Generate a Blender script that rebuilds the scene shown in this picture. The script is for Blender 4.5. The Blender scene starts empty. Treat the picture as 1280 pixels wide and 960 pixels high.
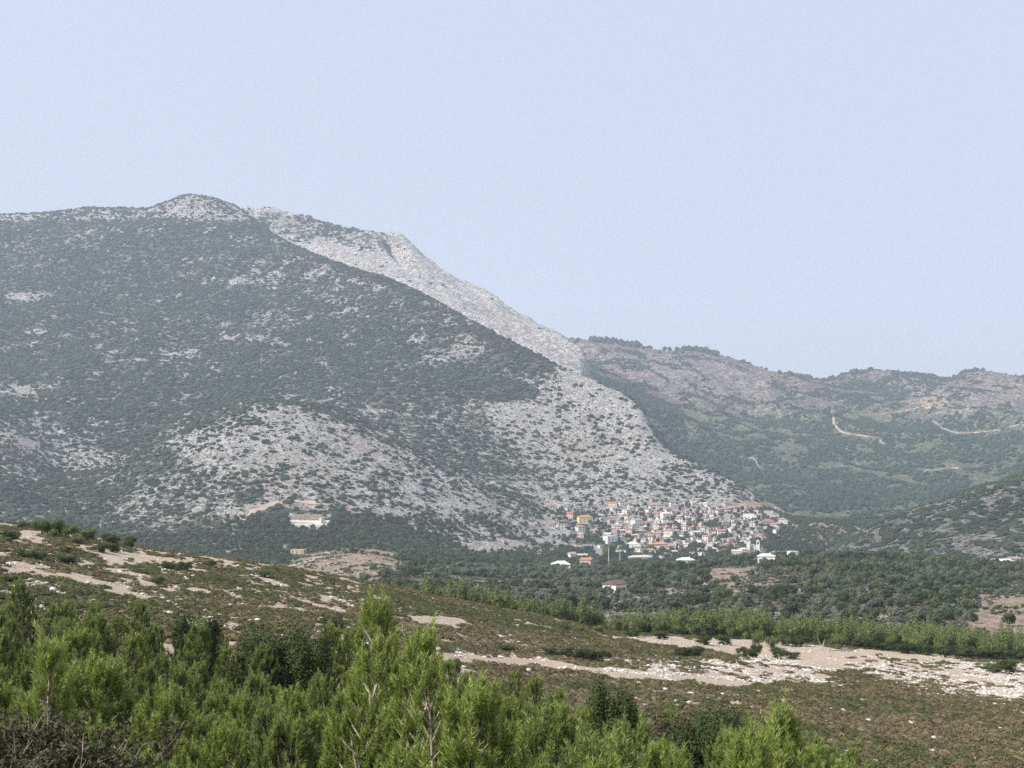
import bpy, math, random
import numpy as np
from mathutils import Vector, Matrix
R = math.radians
SC = bpy.context.scene
COL = SC.collection
random.seed(7)
RNG = np.random.default_rng(11)

# ------------------------------------------------------------------ camera
FPX, PITCH = 1758.0, math.atan(120 / 1758.0)      # focal length in 1280-px units, horizon at row 600
cam_d = bpy.data.cameras.new("camera")
cam = bpy.data.objects.new("camera", cam_d)
COL.objects.link(cam)
cam_d.sensor_width = 36.0
cam_d.lens = 36.0 * FPX / 1280.0
cam_d.clip_start, cam_d.clip_end = 0.5, 30000.0
cam.location = (0, 0, 0)
cam.rotation_euler = (R(90) + PITCH, 0, 0)
SC.camera = cam

# ------------------------------------------------------------------ world, sun, exposure
SUN_AZ, SUN_EL = R(-118), R(40)                    # azimuth from +Y towards +X: the sun stands left, a little behind
world = bpy.data.worlds.new("World")
SC.world = world
world.use_nodes = True
wn, wl = world.node_tree.nodes, world.node_tree.links
wn.clear()
wo = wn.new("ShaderNodeOutputWorld")
bg = wn.new("ShaderNodeBackground")
sky = wn.new("ShaderNodeTexSky")
sky.sky_type = 'NISHITA'
sky.sun_disc = False
sky.sun_elevation = SUN_EL
sky.sun_rotation = SUN_AZ
sky.altitude = 200
sky.air_density, sky.dust_density, sky.ozone_density = 1.0, 2.5, 1.5
veil = wn.new("ShaderNodeMix")                     # thin bright overcast veil mixed into the clear sky
veil.data_type = 'RGBA'
veil.inputs[0].default_value = 0.74
wl.new(sky.outputs[0], veil.inputs[6])
veil.inputs[7].default_value = (7.55, 8.0, 9.6, 1)
wl.new(veil.outputs[2], bg.inputs[0])
bg.inputs[1].default_value = 0.078
wl.new(bg.outputs[0], wo.inputs[0])
sun_d = bpy.data.lights.new("sun", 'SUN')
sun = bpy.data.objects.new("sun", sun_d)
COL.objects.link(sun)
sun_d.energy = 4.4
sun_d.angle = R(0.6)
sun_d.color = (1.0, 0.95, 0.87)
sdir = Vector((math.sin(SUN_AZ) * math.cos(SUN_EL), math.cos(SUN_AZ) * math.cos(SUN_EL), math.sin(SUN_EL)))
sun.rotation_euler = sdir.to_track_quat('Z', 'Y').to_euler()
SC.view_settings.view_transform = 'Standard'
SC.view_settings.look = 'None'
SC.view_settings.exposure = 0.45
SC.view_settings.gamma = 1.0
SC.cycles.max_bounces = 6
SC.cycles.diffuse_bounces = 1
SC.cycles.transmission_bounces = 3
SC.cycles.volume_bounces = 1
SC.cycles.use_denoising = False
HAZE_DENSITY = 0.000105

# ------------------------------------------------------------------ small maths
cT, sT = math.cos(PITCH), math.sin(PITCH)
def ray(px, py):
    u, v = (px - 640) / FPX, (480 - py) / FPX
    k = cT - v * sT
    return u / k, (sT + v * cT) / k               # x/y and z/y
def proj(x, y, z):
    d = y * cT + z * sT
    return 640 + FPX * x / d, 480 - FPX * (z * cT - y * sT) / d
def P(px, D, py):
    a, t = ray(px, py)
    return (a, D, t * D)
def Z(px, D, z):
    a = (px - 640) / FPX / cT
    return (a, D, z)

def pchip(x, y, q):
    x, y, q = np.asarray(x, float), np.asarray(y, float), np.asarray(q, float)
    if len(x) == 1: return np.full(q.shape, y[0])
    h = np.diff(x); d = np.diff(y) / h
    m = np.zeros(len(x))
    if len(x) > 2:
        w1, w2 = 2 * h[1:] + h[:-1], h[1:] + 2 * h[:-1]
        ok = d[:-1] * d[1:] > 0
        with np.errstate(divide='ignore', invalid='ignore'):
            hm = (w1 + w2) / (w1 / d[:-1] + w2 / d[1:])
        m[1:-1] = np.where(ok, hm, 0)
    m[0], m[-1] = d[0], d[-1]
    q = np.clip(q, x[0], x[-1])
    i = np.clip(np.searchsorted(x, q) - 1, 0, len(x) - 2)
    t = (q - x[i]) / h[i]
    return ((2*t**3 - 3*t**2 + 1) * y[i] + (t**3 - 2*t**2 + t) * h[i] * m[i]
            + (-2*t**3 + 3*t**2) * y[i+1] + (t**3 - t**2) * h[i] * m[i+1])

_h = np.random.default_rng(5).random((256, 256)).astype(float)
def vnoise(x, y):
    xi, yi = np.floor(x).astype(int), np.floor(y).astype(int)
    fx, fy = x - xi, y - yi
    fx, fy = fx*fx*fx*(fx*(fx*6-15)+10), fy*fy*fy*(fy*(fy*6-15)+10)
    a, b = _h[xi & 255, yi & 255], _h[(xi+1) & 255, yi & 255]
    c, d = _h[xi & 255, (yi+1) & 255], _h[(xi+1) & 255, (yi+1) & 255]
    return (a*(1-fx) + b*fx)*(1-fy) + (c*(1-fx) + d*fx)*fy
def fbm(x, y, oct=4, gain=0.5):                   # about -1 .. 1
    s, amp, tot = 0, 1.0, 0
    for k in range(oct):
        s = s + amp * (vnoise(x * 2**k + 17.3*k, y * 2**k + 9.1*k) * 2 - 1)
        tot += amp; amp *= gain
    return s / tot
def ridged(x, y, oct=3):
    s, amp, tot = 0, 1.0, 0
    for k in range(oct):
        s = s + amp * (1 - np.abs(vnoise(x * 2**k + 31.7*k, y * 2**k + 5.3*k) * 2 - 1) * 2)
        tot += amp; amp *= 0.5
    return s / tot
def sstep(a, b, x):
    t = np.clip((x - a) / (b - a), 0, 1)
    return t * t * (3 - 2 * t)
def polymask(px, py, poly, feather=8, warp=0):
    px, py = np.asarray(px, float), np.asarray(py, float)
    if warp:
        px = px + warp * fbm(px / 37.0, py / 19.0, 3); py = py + warp * 0.6 * fbm(px / 31.0 + 50, py / 17.0, 3)
    inside = np.zeros(px.shape, bool); dist = np.full(px.shape, 1e9)
    n = len(poly)
    for i in range(n):
        x0, y0 = poly[i]; x1, y1 = poly[(i+1) % n]
        c = ((y0 > py) != (y1 > py)) & (px < (x1 - x0) * (py - y0) / ((y1 - y0) or 1e-9) + x0)
        inside ^= c
        dx, dy = x1 - x0, y1 - y0
        t = np.clip(((px - x0)*dx + (py - y0)*dy) / (dx*dx + dy*dy + 1e-9), 0, 1)
        dist = np.minimum(dist, np.hypot(px - x0 - t*dx, py - y0 - t*dy))
    return sstep(-feather, feather, np.where(inside, dist, -dist))

# ------------------------------------------------------------------ terrain lofts
class Loft:
    def __init__(self, lines, a0, a1, D0, D1, noise, NA=900, ND=900, power=1.0):
        self.a0, self.a1, self.D0, self.D1, self.pw = a0, a1, D0, D1, power
        self.NA, self.ND = NA, ND
        aa = np.linspace(a0, a1, NA)
        u = np.linspace(0, 1, ND)
        self.DD = D0 + (D1 - D0) * u ** power
        Ds, Zs = [], []
        for ln in lines:
            ln = sorted(ln)
            ks = [p[0] for p in ln]
            Ds.append(pchip(ks, [p[1] for p in ln], aa)); Zs.append(pchip(ks, [p[2] for p in ln], aa))
        Ds, Zs = np.array(Ds), np.array(Zs)
        for k in range(1, len(Ds)): Ds[k] = np.maximum(Ds[k], Ds[k-1] + 1)
        self.Ds, self.Zs, self.aa = Ds, Zs, aa
        T = np.empty((NA, ND))
        for i in range(NA): T[i] = pchip(Ds[:, i], Zs[:, i], self.DD)
        self.T = T; self.noise = noise
    def line(self, k, a): return np.interp(a, self.aa, self.Ds[k])
    def z(self, x, y):
        x, y = np.asarray(x, float), np.asarray(y, float)
        a = x / np.maximum(y, 1e-3)
        fa = np.clip((a - self.a0) / (self.a1 - self.a0), 0, 1) * (self.NA - 1)
        fd = np.clip((y - self.D0) / (self.D1 - self.D0), 0, 1) ** (1 / self.pw) * (self.ND - 1)
        i, j = np.minimum(fa.astype(int), self.NA - 2), np.minimum(fd.astype(int), self.ND - 2)
        fa, fd = fa - i, fd - j
        T = self.T
        b = (T[i, j]*(1-fa) + T[i+1, j]*fa)*(1-fd) + (T[i, j+1]*(1-fa) + T[i+1, j+1]*fa)*fd
        return b + self.noise(x, y)

near_lines = [
    [Z(-700, 1, -1.7), Z(640, 1, -1.7), Z(1900, 1, -1.7)],
    [Z(-700, 14, -4.6), Z(0, 14, -5.0), Z(640, 14, -5.3), Z(1900, 14, -5.8)],
    [Z(-700, 45, -7), Z(0, 45, -8.5), Z(400, 45, -9.5), Z(700, 45, -10.5), Z(1000, 45, -10.9), Z(1280, 45, -11.2), Z(1900, 45, -12)],
    [Z(-700, 85, -4), Z(0, 85, -6.8), Z(250, 85, -8.8), Z(400, 85, -9.6), Z(520, 85, -10.9), Z(700, 85, -13.2), Z(1000, 85, -15.3), Z(1280, 85, -16.3), Z(1900, 85, -18)],
    [Z(-700, 130, -2), P(0, 130, 697), P(250, 130, 745), P(500, 130, 789), P(640, 130, 822), P(800, 130, 842), P(1000, 130, 865), P(1280, 130, 884), Z(1900, 130, -23)],
    [Z(-700, 185, 1), P(0, 190, 655), P(100, 190, 668), P(200, 190, 689), P(300, 195, 701), P(400, 200, 717), P(500, 205, 735), P(600, 215, 755), P(700, 225, 773), P(760, 235, 790), P(900, 245, 800), P(1050, 242, 812), P(1150, 238, 820), P(1280, 232, 828), Z(1900, 230, -33)],
    [Z(-700, 240, -16), Z(0, 245, -22), Z(400, 255, -30), Z(600, 262, -33), Z(760, 270, -33), Z(900, 285, -32), Z(1280, 285, -36), Z(1900, 285, -38)],
    [Z(-700, 340, -60), Z(640, 345, -66), Z(1900, 345, -66)],
]
def n_near(x, y):
    w = sstep(2, 30, y)
    return w * (0.35 * fbm(x / 9, y / 13, 4) + 0.9 * fbm(x / 45, y / 60, 2) * sstep(60, 110, y) * 0.5)
NEAR = Loft(near_lines, -0.78, 0.74, 1, 345, n_near, 700, 700, 1.3)

main_lines = [
    [Z(-900, 240, -62), Z(640, 240, -56), Z(2000, 240, -56)],
    [Z(-900, 420, -60), Z(500, 420, -48), P(760, 400, 775), P(1000, 400, 778), P(1280, 400, 782), Z(2000, 400, -42)],
    [Z(-900, 640, -62), Z(0, 640, -62), Z(400, 640, -58), P(500, 640, 737), P(800, 640, 742), P(1000, 640, 738), P(1280, 640, 742), Z(2000, 640, -52)],
    [Z(-900, 1000, -70), Z(0, 1000, -72), Z(300, 1000, -67), P(380, 1000, 702), P(450, 1000, 692), P(520, 1000, 706), P(600, 1000, 713), P(800, 1000, 713), P(900, 1000, 703), P(960, 1000, 697), P(1050, 1000, 695), P(1280, 1000, 708), Z(2000, 1000, -58)],
    [Z(-900, 1250, -78), Z(0, 1250, -80), Z(200, 1250, -78), P(340, 1250, 702), P(450, 1250, 698), P(600, 1250, 706), P(800, 1250, 708), Z(900, 1250, -82), Z(1280, 1250, -86), Z(2000, 1250, -80)],
    [Z(-900, 1500, -50), P(0, 1500, 645), P(100, 1500, 656), P(200, 1500, 668), P(300, 1500, 652), P(390, 1500, 650), P(450, 1500, 664), P(560, 1500, 690), P(640, 1500, 700), P(800, 1500, 704), P(950, 1500, 702), Z(1000, 1500, -88), Z(1280, 1500, -88), Z(2000, 1500, -80)],
    [Z(-900, 1680, 20), P(0, 1680, 612), P(100, 1680, 630), P(200, 1680, 603), P(300, 1680, 576), P(340, 1680, 580), P(450, 1680, 604), P(560, 1680, 645), P(640, 1680, 673), P(700, 1680, 686), P(800, 1680, 688), P(950, 1680, 686), Z(1000, 1680, -80), Z(1280, 1680, -80), Z(2000, 1680, -60)],
    [Z(-900, 1900, 110), P(0, 1860, 575), P(100, 1800, 606), P(200, 1840, 558), P(260, 1880, 528), P(340, 1950, 505), P(450, 1950, 531), P(560, 1900, 583), P(640, 1870, 627), P(700, 1850, 652), P(800, 1850, 662), P(950, 1850, 660), Z(1000, 1850, -66), Z(1280, 1850, -70), Z(2000, 1850, -30)],
    [Z(-900, 2050, 180), P(0, 2020, 548), Z(100, 1930, -8), Z(200, 1980, 20), Z(340, 2080, 72), Z(450, 2080, 56), Z(560, 2020, 6), P(640, 1990, 618), P(700, 1990, 636), P(800, 1990, 638), P(950, 1990, 640), Z(1000, 1990, -60), Z(1280, 1990, -66), Z(2000, 1990, -10)],
    [Z(-900, 2400, 260), P(0, 2350, 490), P(100, 2300, 505), P(200, 2300, 505), P(340, 2300, 500), P(450, 2260, 518), P(560, 2170, 560), P(640, 2130, 590), P(700, 2130, 601), P(800, 2130, 592), P(850, 2120, 604), P(900, 2090, 616), P(950, 2070, 632), Z(1000, 2100, -60), Z(1280, 2100, -64), Z(2000, 2100, 0)],
    [Z(-900, 3000, 450), P(0, 3000, 372), P(200, 3000, 370), P(340, 2920, 380), P(450, 2680, 420), P(560, 2500, 452), P(640, 2360, 502), P(700, 2330, 522), P(750, 2330, 518), P(790, 2320, 512), P(812, 2270, 536), P(830, 2220, 560), P(870, 2180, 578), P(910, 2150, 600), P(950, 2110, 625), Z(1000, 2200, -60), Z(1280, 2200, -64), Z(2000, 2200, 0)],
    [Z(-900, 3700, 640), P(-60, 3620, 276), P(0, 3600, 270), P(60, 3600, 265), P(110, 3600, 262), P(180, 3600, 264), P(205, 3620, 256), P(240, 3650, 247), P(290, 3600, 262), P(340, 3400, 296), P(420, 3150, 330), P(500, 2950, 355), P(560, 2800, 387), P(640, 2600, 429), P(700, 2480, 457), P(740, 2420, 474), P(790, 2360, 499), P(808, 2330, 520), P(814, 2300, 533), P(830, 2250, 556), P(870, 2210, 575), P(910, 2180, 597), P(950, 2140, 622), Z(1000, 2260, -62), Z(1280, 2260, -66), Z(2000, 2260, -10)],
    [Z(-900, 4100, 400), Z(240, 4000, 560), Z(340, 3650, 450), Z(500, 3150, 330), Z(700, 2650, 100), Z(800, 2460, 20), Z(870, 2340, -40), Z(950, 2300, -75), Z(1280, 2600, -80), Z(2000, 2600, -60)],
    [Z(-900, 5200, -90), Z(640, 4600, -110), Z(2000, 4600, -110)],
]
def n_main(x, y):
    m = sstep(1350, 1900, y)
    low = (1 - sstep(1150, 1450, y)) * sstep(380, 520, y)
    r = 1.2 + 1.0 * low
    d = fbm(x / 320 + 3, y / 320, 3) * 10 + ridged(x / 170 + 0.35 * y / 170, y / 520, 3) * 7 + fbm(x / 34, y / 34, 3) * 3
    vill = np.exp(-(((x / np.maximum(y, 1) - 0.115) / 0.14) ** 2)) * (1 - sstep(2000, 2150, y))
    return d * m * (1 - 0.85 * vill) + r * fbm(x / 40, y / 60, 3)
MAIN = Loft(main_lines, -0.86, 0.79, 240, 5200, n_main, 900, 1000, 1.0)
ridge_lines = [
    [Z(150, 3300, 100), Z(340, 3300, 100), Z(500, 2950, 80), Z(640, 2650, 40), Z(740, 2450, -60), Z(800, 2440, -120)],
    [P(150, 3680, 330), P(280, 3660, 310), P(340, 3480, 322), P(420, 3230, 352), P(500, 3030, 378), P(560, 2880, 408), P(640, 2680, 450), P(700, 2560, 478), P(740, 2500, 500), Z(800, 2500, -80)],
    [P(150, 3740, 300), P(250, 3710, 272), P(340, 3650, 282), P(430, 3500, 312), P(500, 3350, 335), P(560, 3220, 362), P(640, 2980, 408), P(700, 2820, 440), P(725, 2740, 455), P(740, 2650, 490), Z(800, 2600, -60)],
    [P(150, 3780, 275), P(245, 3760, 250), P(280, 3760, 256), P(330, 3750, 260), P(380, 3750, 274), P(430, 3750, 287), P(490, 3700, 295), P(512, 3650, 303), P(528, 3610, 320), P(545, 3560, 336), P(590, 3450, 362), P(620, 3380, 373), P(632, 3340, 386), P(665, 3200, 402), P(700, 3060, 419), P(718, 2990, 430), P(730, 2930, 442), P(737, 2850, 462), P(748, 2800, 510), Z(800, 2760, -60)],
    [Z(150, 4300, 400), Z(430, 4200, 420), Z(640, 3700, 200), Z(740, 3200, -20), Z(800, 3100, -100)],
]
def n_ridge(x, y):
    s = x * 0.8 - y * 0.6; t = x * 0.6 + y * 0.8
    return (fbm(x / 90, y / 90, 4) * 7 + ridged(s / 130, t / 40, 3) * 8 + fbm(x / 22, y / 22, 2) * 2.5)
_gul = []
for (qx, qy, qd) in ((484, 300, 3640), (486, 312, 3560), (491, 324, 3500), (500, 334, 3440), (512, 346, 3380)):
    a_, t_ = ray(qx, qy); _gul.append((a_ * qd, qd))
_n_ridge0 = n_ridge
def n_ridge(x, y):
    d = np.full(np.shape(x), 1e9); sgn = np.zeros(np.shape(x))
    for (x0, y0), (x1, y1) in zip(_gul, _gul[1:]):
        dx, dy = x1 - x0, y1 - y0
        t = np.clip(((x - x0) * dx + (y - y0) * dy) / (dx * dx + dy * dy), 0, 1)
        q = np.hypot(x - x0 - t * dx, y - y0 - t * dy); m = q < d
        d = np.where(m, q, d); sgn = np.where(m, np.sign((x - x0) * dy - (y - y0) * dx), sgn)
    return _n_ridge0(x, y) - 44 * np.exp(-(d / 14) ** 2) + 5 * np.exp(-((d - 26) / 20) ** 2) * (x > np.interp(y, [p[1] for p in _gul][::-1], [p[0] for p in _gul][::-1]))
RIDGE = Loft(ridge_lines, -0.28, 0.092, 2440, 4300, n_ridge, 500, 700)
far_lines = [
    [Z(560, 1950, -95), Z(1000, 1950, -85), Z(2000, 1950, -85)],
    [Z(560, 2350, -60), P(900, 2350, 636), P(1000, 2350, 636), P(1280, 2350, 640), Z(2000, 2350, -40)],
    [Z(560, 2800, 10), P(760, 2800, 540), P(830, 2800, 575), P(950, 2800, 592), P(1100, 2800, 597), P(1280, 2800, 592), Z(2000, 2800, 40)],
    [Z(560, 3400, 130), P(740, 3400, 485), P(850, 3400, 520), P(950, 3400, 545), P(1050, 3400, 545), P(1180, 3400, 540), P(1280, 3400, 530), Z(2000, 3400, 160)],
    [Z(560, 4100, 290), P(740, 4100, 450), P(850, 4100, 470), P(950, 4100, 495), P(1050, 4100, 500), P(1180, 4100, 497), P(1280, 4100, 490), Z(2000, 4100, 300)],
    [Z(500, 4700, 440), P(700, 4700, 428), P(735, 4700, 430), P(780, 4700, 433), P(835, 4700, 444), P(860, 4680, 441), P(905, 4650, 449), P(960, 4600, 465), P(1010, 4560, 474), P(1070, 4580, 468), P(1130, 4600, 467), P(1160, 4600, 470), P(1185, 4560, 475), P(1230, 4650, 467), P(1280, 4650, 470), Z(2000, 4700, 380)],
    [Z(560, 5600, -60), Z(1280, 5600, -60), Z(2000, 5600, -60)],
]
def n_far(x, y):
    m = sstep(2300, 3000, y)
    return (ridged(x / 330 + y / 900, y / 700, 3) * 36 * (1 - 0.75 * sstep(4250, 4600, y)) + fbm(x / 60, y / 60, 3) * 5) * m + 2 * fbm(x / 40, y / 40, 2)
FAR = Loft(far_lines, -0.06, 0.79, 1950, 5600, n_far, 600, 800)
slope_lines = [
    [Z(900, 1060, -110), Z(2000, 1060, -110)],
    [Z(900, 1160, -110), Z(1000, 1160, -96), Z(1100, 1160, -76), P(1280, 1160, 704), Z(2000, 1160, -40)],
    [Z(900, 1320, -120), Z(1000, 1320, -92), P(1100, 1320, 683), P(1180, 1320, 660), P(1280, 1320, 640), Z(2000, 1320, 60)],
    [Z(900, 1480, -130), Z(1000, 1480, -100), P(1060, 1480, 672), P(1130, 1480, 643), P(1200, 1480, 618), P(1280, 1480, 594), Z(2000, 1480, 160)],
    [Z(900, 1750, -140), Z(1280, 1750, -110), Z(2000, 1750, 0)],
]
SLOPE = Loft(slope_lines, 0.15, 0.79, 1060, 1750, lambda x, y: fbm(x / 60, y / 60, 4) * 5, 300, 300)
LAYERS = [NEAR, MAIN, RIDGE, FAR, SLOPE]

def layer_z(L, x, y):
    z = L.z(x, y)
    a = np.asarray(x) / np.maximum(y, 1e-3)
    return np.where((a >= L.a0) & (a <= L.a1) & (y >= L.D0) & (y <= L.D1), z, -500)
def ground(x, y, skip=()):
    z = np.full(np.shape(np.asarray(x, float)), -500.0)
    for L in LAYERS:
        if L not in skip: z = np.maximum(z, layer_z(L, x, y))
    return z
_march = np.concatenate([np.geomspace(6, 400, 1500), np.linspace(401, 5300, 3000)])
def at(px, py, dmin=0, dmax=1e9):
    """first ground point seen through photograph position (px, py)"""
    a, t = ray(px, py)
    D = _march[(_march > dmin) & (_march < dmax)]
    g = ground(a * D, D)
    k = np.nonzero(g >= t * D)[0]
    D0 = D[k[0]] if len(k) else D[np.argmax(g - t * D)]
    return a * D0, D0, float(ground(np.array([a * D0]), np.array([D0]))[0])

# ------------------------------------------------------------------ object helpers
def tag(o, label=None, cat=None, group=None, kind=None):
    if label: o['label'] = label
    if cat: o['category'] = cat
    if group: o['group'] = group
    if kind: o['kind'] = kind
    return o
def np_mesh(name, V, faces, mats=(), smooth=False, mat_idx=None):
    V = np.ascontiguousarray(V, dtype=np.float32)
    F = np.ascontiguousarray(faces, dtype=np.int32)
    me = bpy.data.meshes.new(name)
    n, k = F.shape
    me.vertices.add(len(V)); me.vertices.foreach_set("co", V.ravel())
    me.loops.add(n * k); me.loops.foreach_set("vertex_index", F.ravel())
    me.polygons.add(n); me.polygons.foreach_set("loop_start", np.arange(0, n * k, k, dtype=np.int32))
    try: me.polygons.foreach_set("loop_total", np.full(n, k, dtype=np.int32))
    except Exception: pass
    me.polygons.foreach_set("use_smooth", np.full(n, smooth))
    for m in mats: me.materials.append(m)
    if mat_idx is not None: me.polygons.foreach_set("material_index", np.asarray(mat_idx, dtype=np.int32))
    me.update(calc_edges=True)
    return me
def link(name, me, parent=None, loc=None, rz=0, sc=None):
    o = bpy.data.objects.new(name, me)
    COL.objects.link(o)
    if parent is not None: o.parent = parent
    if loc is not None: o.location = loc
    if rz: o.rotation_euler = (0, 0, rz)
    if sc is not None: o.scale = sc if hasattr(sc, '__len__') else (sc, sc, sc)
    return o

class MB:
    """collects polygons of any size, one material index each"""
    def __init__(s): s.V, s.F, s.M = [], [], []
    def add(s, vs, fs, m=0):
        b = len(s.V); s.V += [tuple(v) for v in vs]
        s.F += [tuple(b + i for i in f) for f in fs]; s.M += [m] * len(fs)
        return s
    def box(s, x0, y0, z0, x1, y1, z1, m=0):
        return s.add([(x0,y0,z0),(x1,y0,z0),(x1,y1,z0),(x0,y1,z0),(x0,y0,z1),(x1,y0,z1),(x1,y1,z1),(x0,y1,z1)],
                     [(0,3,2,1),(4,5,6,7),(0,1,5,4),(1,2,6,5),(2,3,7,6),(3,0,4,7)], m)
    def tube(s, pts, rad, n=5, m=0):
        rings = []
        for k, p in enumerate(pts):
            p = Vector(p)
            d = (Vector(pts[min(k+1, len(pts)-1)]) - Vector(pts[max(k-1, 0)])).normalized()
            u = d.orthogonal().normalized(); w = d.cross(u)
            r = rad[k] if hasattr(rad, '__len__') else rad
            rings.append([p + (u * math.cos(2*math.pi*i/n) + w * math.sin(2*math.pi*i/n)) * r for i in range(n)])
        vs = [v for r_ in rings for v in r_]
        fs = [(k*n+i, k*n+(i+1) % n, (k+1)*n+(i+1) % n, (k+1)*n+i) for k in range(len(pts)-1) for i in range(n)]
        fs += [tuple(range(n))[::-1], tuple((len(pts)-1)*n + i for i in range(n))]
        return s.add(vs, fs, m)
    def mesh(s, name, mats=(), smooth=False):
        me = bpy.data.meshes.new(name)
        me.from_pydata(s.V, [], s.F)
        for m in mats: me.materials.append(m)
        me.polygons.foreach_set("material_index", s.M)
        if smooth: me.polygons.foreach_set("use_smooth", [True] * len(s.F))
        me.update()
        return me

# ------------------------------------------------------------------ materials
class NT:
    def __init__(s, name):
        s.m = bpy.data.materials.new(name); s.m.use_nodes = True
        s.n, s.l = s.m.node_tree.nodes, s.m.node_tree.links
        s.n.clear()
        s.out = s.n.new("ShaderNodeOutputMaterial")
    def new(s, t, **kw):
        nd = s.n.new(t)
        for k, v in kw.items(): setattr(nd, k, v)
        return nd
    def link(s, a, b): s.l.new(a, b)
    def noise(s, vec, scale, detail=4, rough=0.55, dist=0.0):
        nd = s.new("ShaderNodeTexNoise")
        if vec is not None: s.link(vec, nd.inputs['Vector'])
        nd.inputs['Scale'].default_value = scale; nd.inputs['Detail'].default_value = detail
        nd.inputs['Roughness'].default_value = rough; nd.inputs['Distortion'].default_value = dist
        return nd.outputs['Fac']
    def mth(s, op, a, b=None, c=None, clamp=False):
        nd = s.new("ShaderNodeMath", operation=op, use_clamp=clamp)
        for i, v in enumerate((a, b, c)):
            if v is None: continue
            if isinstance(v, (int, float)): nd.inputs[i].default_value = v
            else: s.link(v, nd.inputs[i])
        return nd.outputs[0]
    def remap(s, v, a, b, c=0.0, d=1.0):
        nd = s.new("ShaderNodeMapRange", interpolation_type='SMOOTHSTEP')
        s.link(v, nd.inputs[0])
        for i, q in enumerate((a, b, c, d)): nd.inputs[i+1].default_value = q
        return nd.outputs[0]
    def mix(s, f, a, b, blend='MIX'):
        nd = s.new("ShaderNodeMix", data_type='RGBA', blend_type=blend)
        if isinstance(f, (int, float)): nd.inputs[0].default_value = f
        else: s.link(f, nd.inputs[0])
        for i, v in ((6, a), (7, b)):
            if isinstance(v, tuple): nd.inputs[i].default_value = (*v[:3], 1)
            else: s.link(v, nd.inputs[i])
        return nd.outputs[2]
    def bump(s, h, strength, dist):
        nd = s.new("ShaderNodeBump")
        s.link(h, nd.inputs['Height']); nd.inputs['Strength'].default_value = strength; nd.inputs['Distance'].default_value = dist
        return nd.outputs[0]
    def pos(s): return s.new("ShaderNodeNewGeometry").outputs['Position']
    def obj(s): return s.new("ShaderNodeTexCoord").outputs['Object']
    def attr(s, name): return s.new("ShaderNodeAttribute", attribute_name=name)
    def rnd(s): return s.new("ShaderNodeObjectInfo").outputs['Random']
    def scale(s, v, sx, sy, sz, rz=0):
        nd = s.new("ShaderNodeMapping"); s.link(v, nd.inputs[0]); nd.inputs['Scale'].default_value = (sx, sy, sz)
        nd.inputs['Rotation'].default_value = (0, 0, rz)
        return nd.outputs[0]
    def finish(s, col, rough=0.9, normal=None, spec=0.2):
        b = s.new("ShaderNodeBsdfPrincipled")
        if isinstance(col, tuple): b.inputs['Base Color'].default_value = (*col, 1)
        else: s.link(col, b.inputs['Base Color'])
        b.inputs['Roughness'].default_value = rough
        b.inputs['Specular IOR Level'].default_value = spec
        if normal is not None: s.link(normal, b.inputs['Normal'])
        s.link(b.outputs[0], s.out.inputs[0])
        s.b = b
        return s.m

def foliage(name, c1, c2, young=None, nscale=1.5, transl=0.25, rough=0.75):
    t = NT(name)
    f = t.mth('ADD', t.mth('MULTIPLY', t.rnd(), 0.6), t.mth('MULTIPLY', t.remap(t.noise(t.pos(), nscale, 2), 0.35, 0.65), 0.4))
    col = t.mix(f, c1, c2)
    if young: col = t.mix(t.attr('young').outputs['Fac'], col, young)
    t.finish(col, rough, None, 0.25)
    tr = t.new("ShaderNodeBsdfTranslucent"); t.link(col, tr.inputs[0])
    mx = t.new("ShaderNodeMixShader"); mx.inputs[0].default_value = transl
    t.link(t.b.outputs[0], mx.inputs[1]); t.link(tr.outputs[0], mx.inputs[2])
    t.link(mx.outputs[0], t.out.inputs[0])
    return t.m
def plain(name, col, var=0.12, nscale=2.0, rough=0.85, bump=0.0, rndvar=0.0):
    t = NT(name)
    n = t.noise(t.obj(), nscale, 5)
    c = t.mix(t.remap(n, 0.3, 0.7), tuple(v * (1 - var) for v in col), tuple(min(1, v * (1 + var)) for v in col))
    if rndvar:
        hsv = t.new("ShaderNodeHueSaturation"); t.link(c, hsv.inputs['Color'])
        t.link(t.mth('ADD', t.mth('MULTIPLY', t.rnd(), 2 * rndvar), 1 - rndvar), hsv.inputs['Value'])
        c = hsv.outputs[0]
    return t.finish(c, rough, t.bump(n, bump, 0.1) if bump else None)

M = {}
M['needle_far'] = foliage('mountain_foliage', (0.018, 0.034, 0.018), (0.070, 0.092, 0.050), None, 0.01)
M['needle_bluish'] = foliage('far_foliage', (0.018, 0.038, 0.024), (0.055, 0.086, 0.046), None, 0.006)
M['oak'] = foliage('oak_foliage', (0.028, 0.046, 0.020), (0.080, 0.108, 0.048), None, 0.1)
M['olive'] = foliage('olive_foliage', (0.085, 0.105, 0.072), (0.18, 0.20, 0.145), None, 0.3)
M['valley_green'] = foliage('valley_foliage', (0.048, 0.074, 0.030), (0.14, 0.17, 0.075), None, 0.2)
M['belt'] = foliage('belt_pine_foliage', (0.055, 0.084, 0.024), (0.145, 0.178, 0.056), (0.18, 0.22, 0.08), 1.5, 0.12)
M['needle'] = foliage('pine_needles', (0.085, 0.140, 0.020), (0.200, 0.270, 0.048), (0.32, 0.38, 0.10), 0.7, 0.25, 0.6)
M['needle_deep'] = foliage('deep_green_needles', (0.062, 0.104, 0.020), (0.160, 0.210, 0.050), (0.27, 0.33, 0.10), 0.7, 0.22, 0.6)
M['leaf_dark'] = foliage('dark_shrub_leaves', (0.026, 0.044, 0.012), (0.064, 0.090, 0.024), (0.06, 0.10, 0.025), 0.8, 0.12, 0.85)
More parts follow.
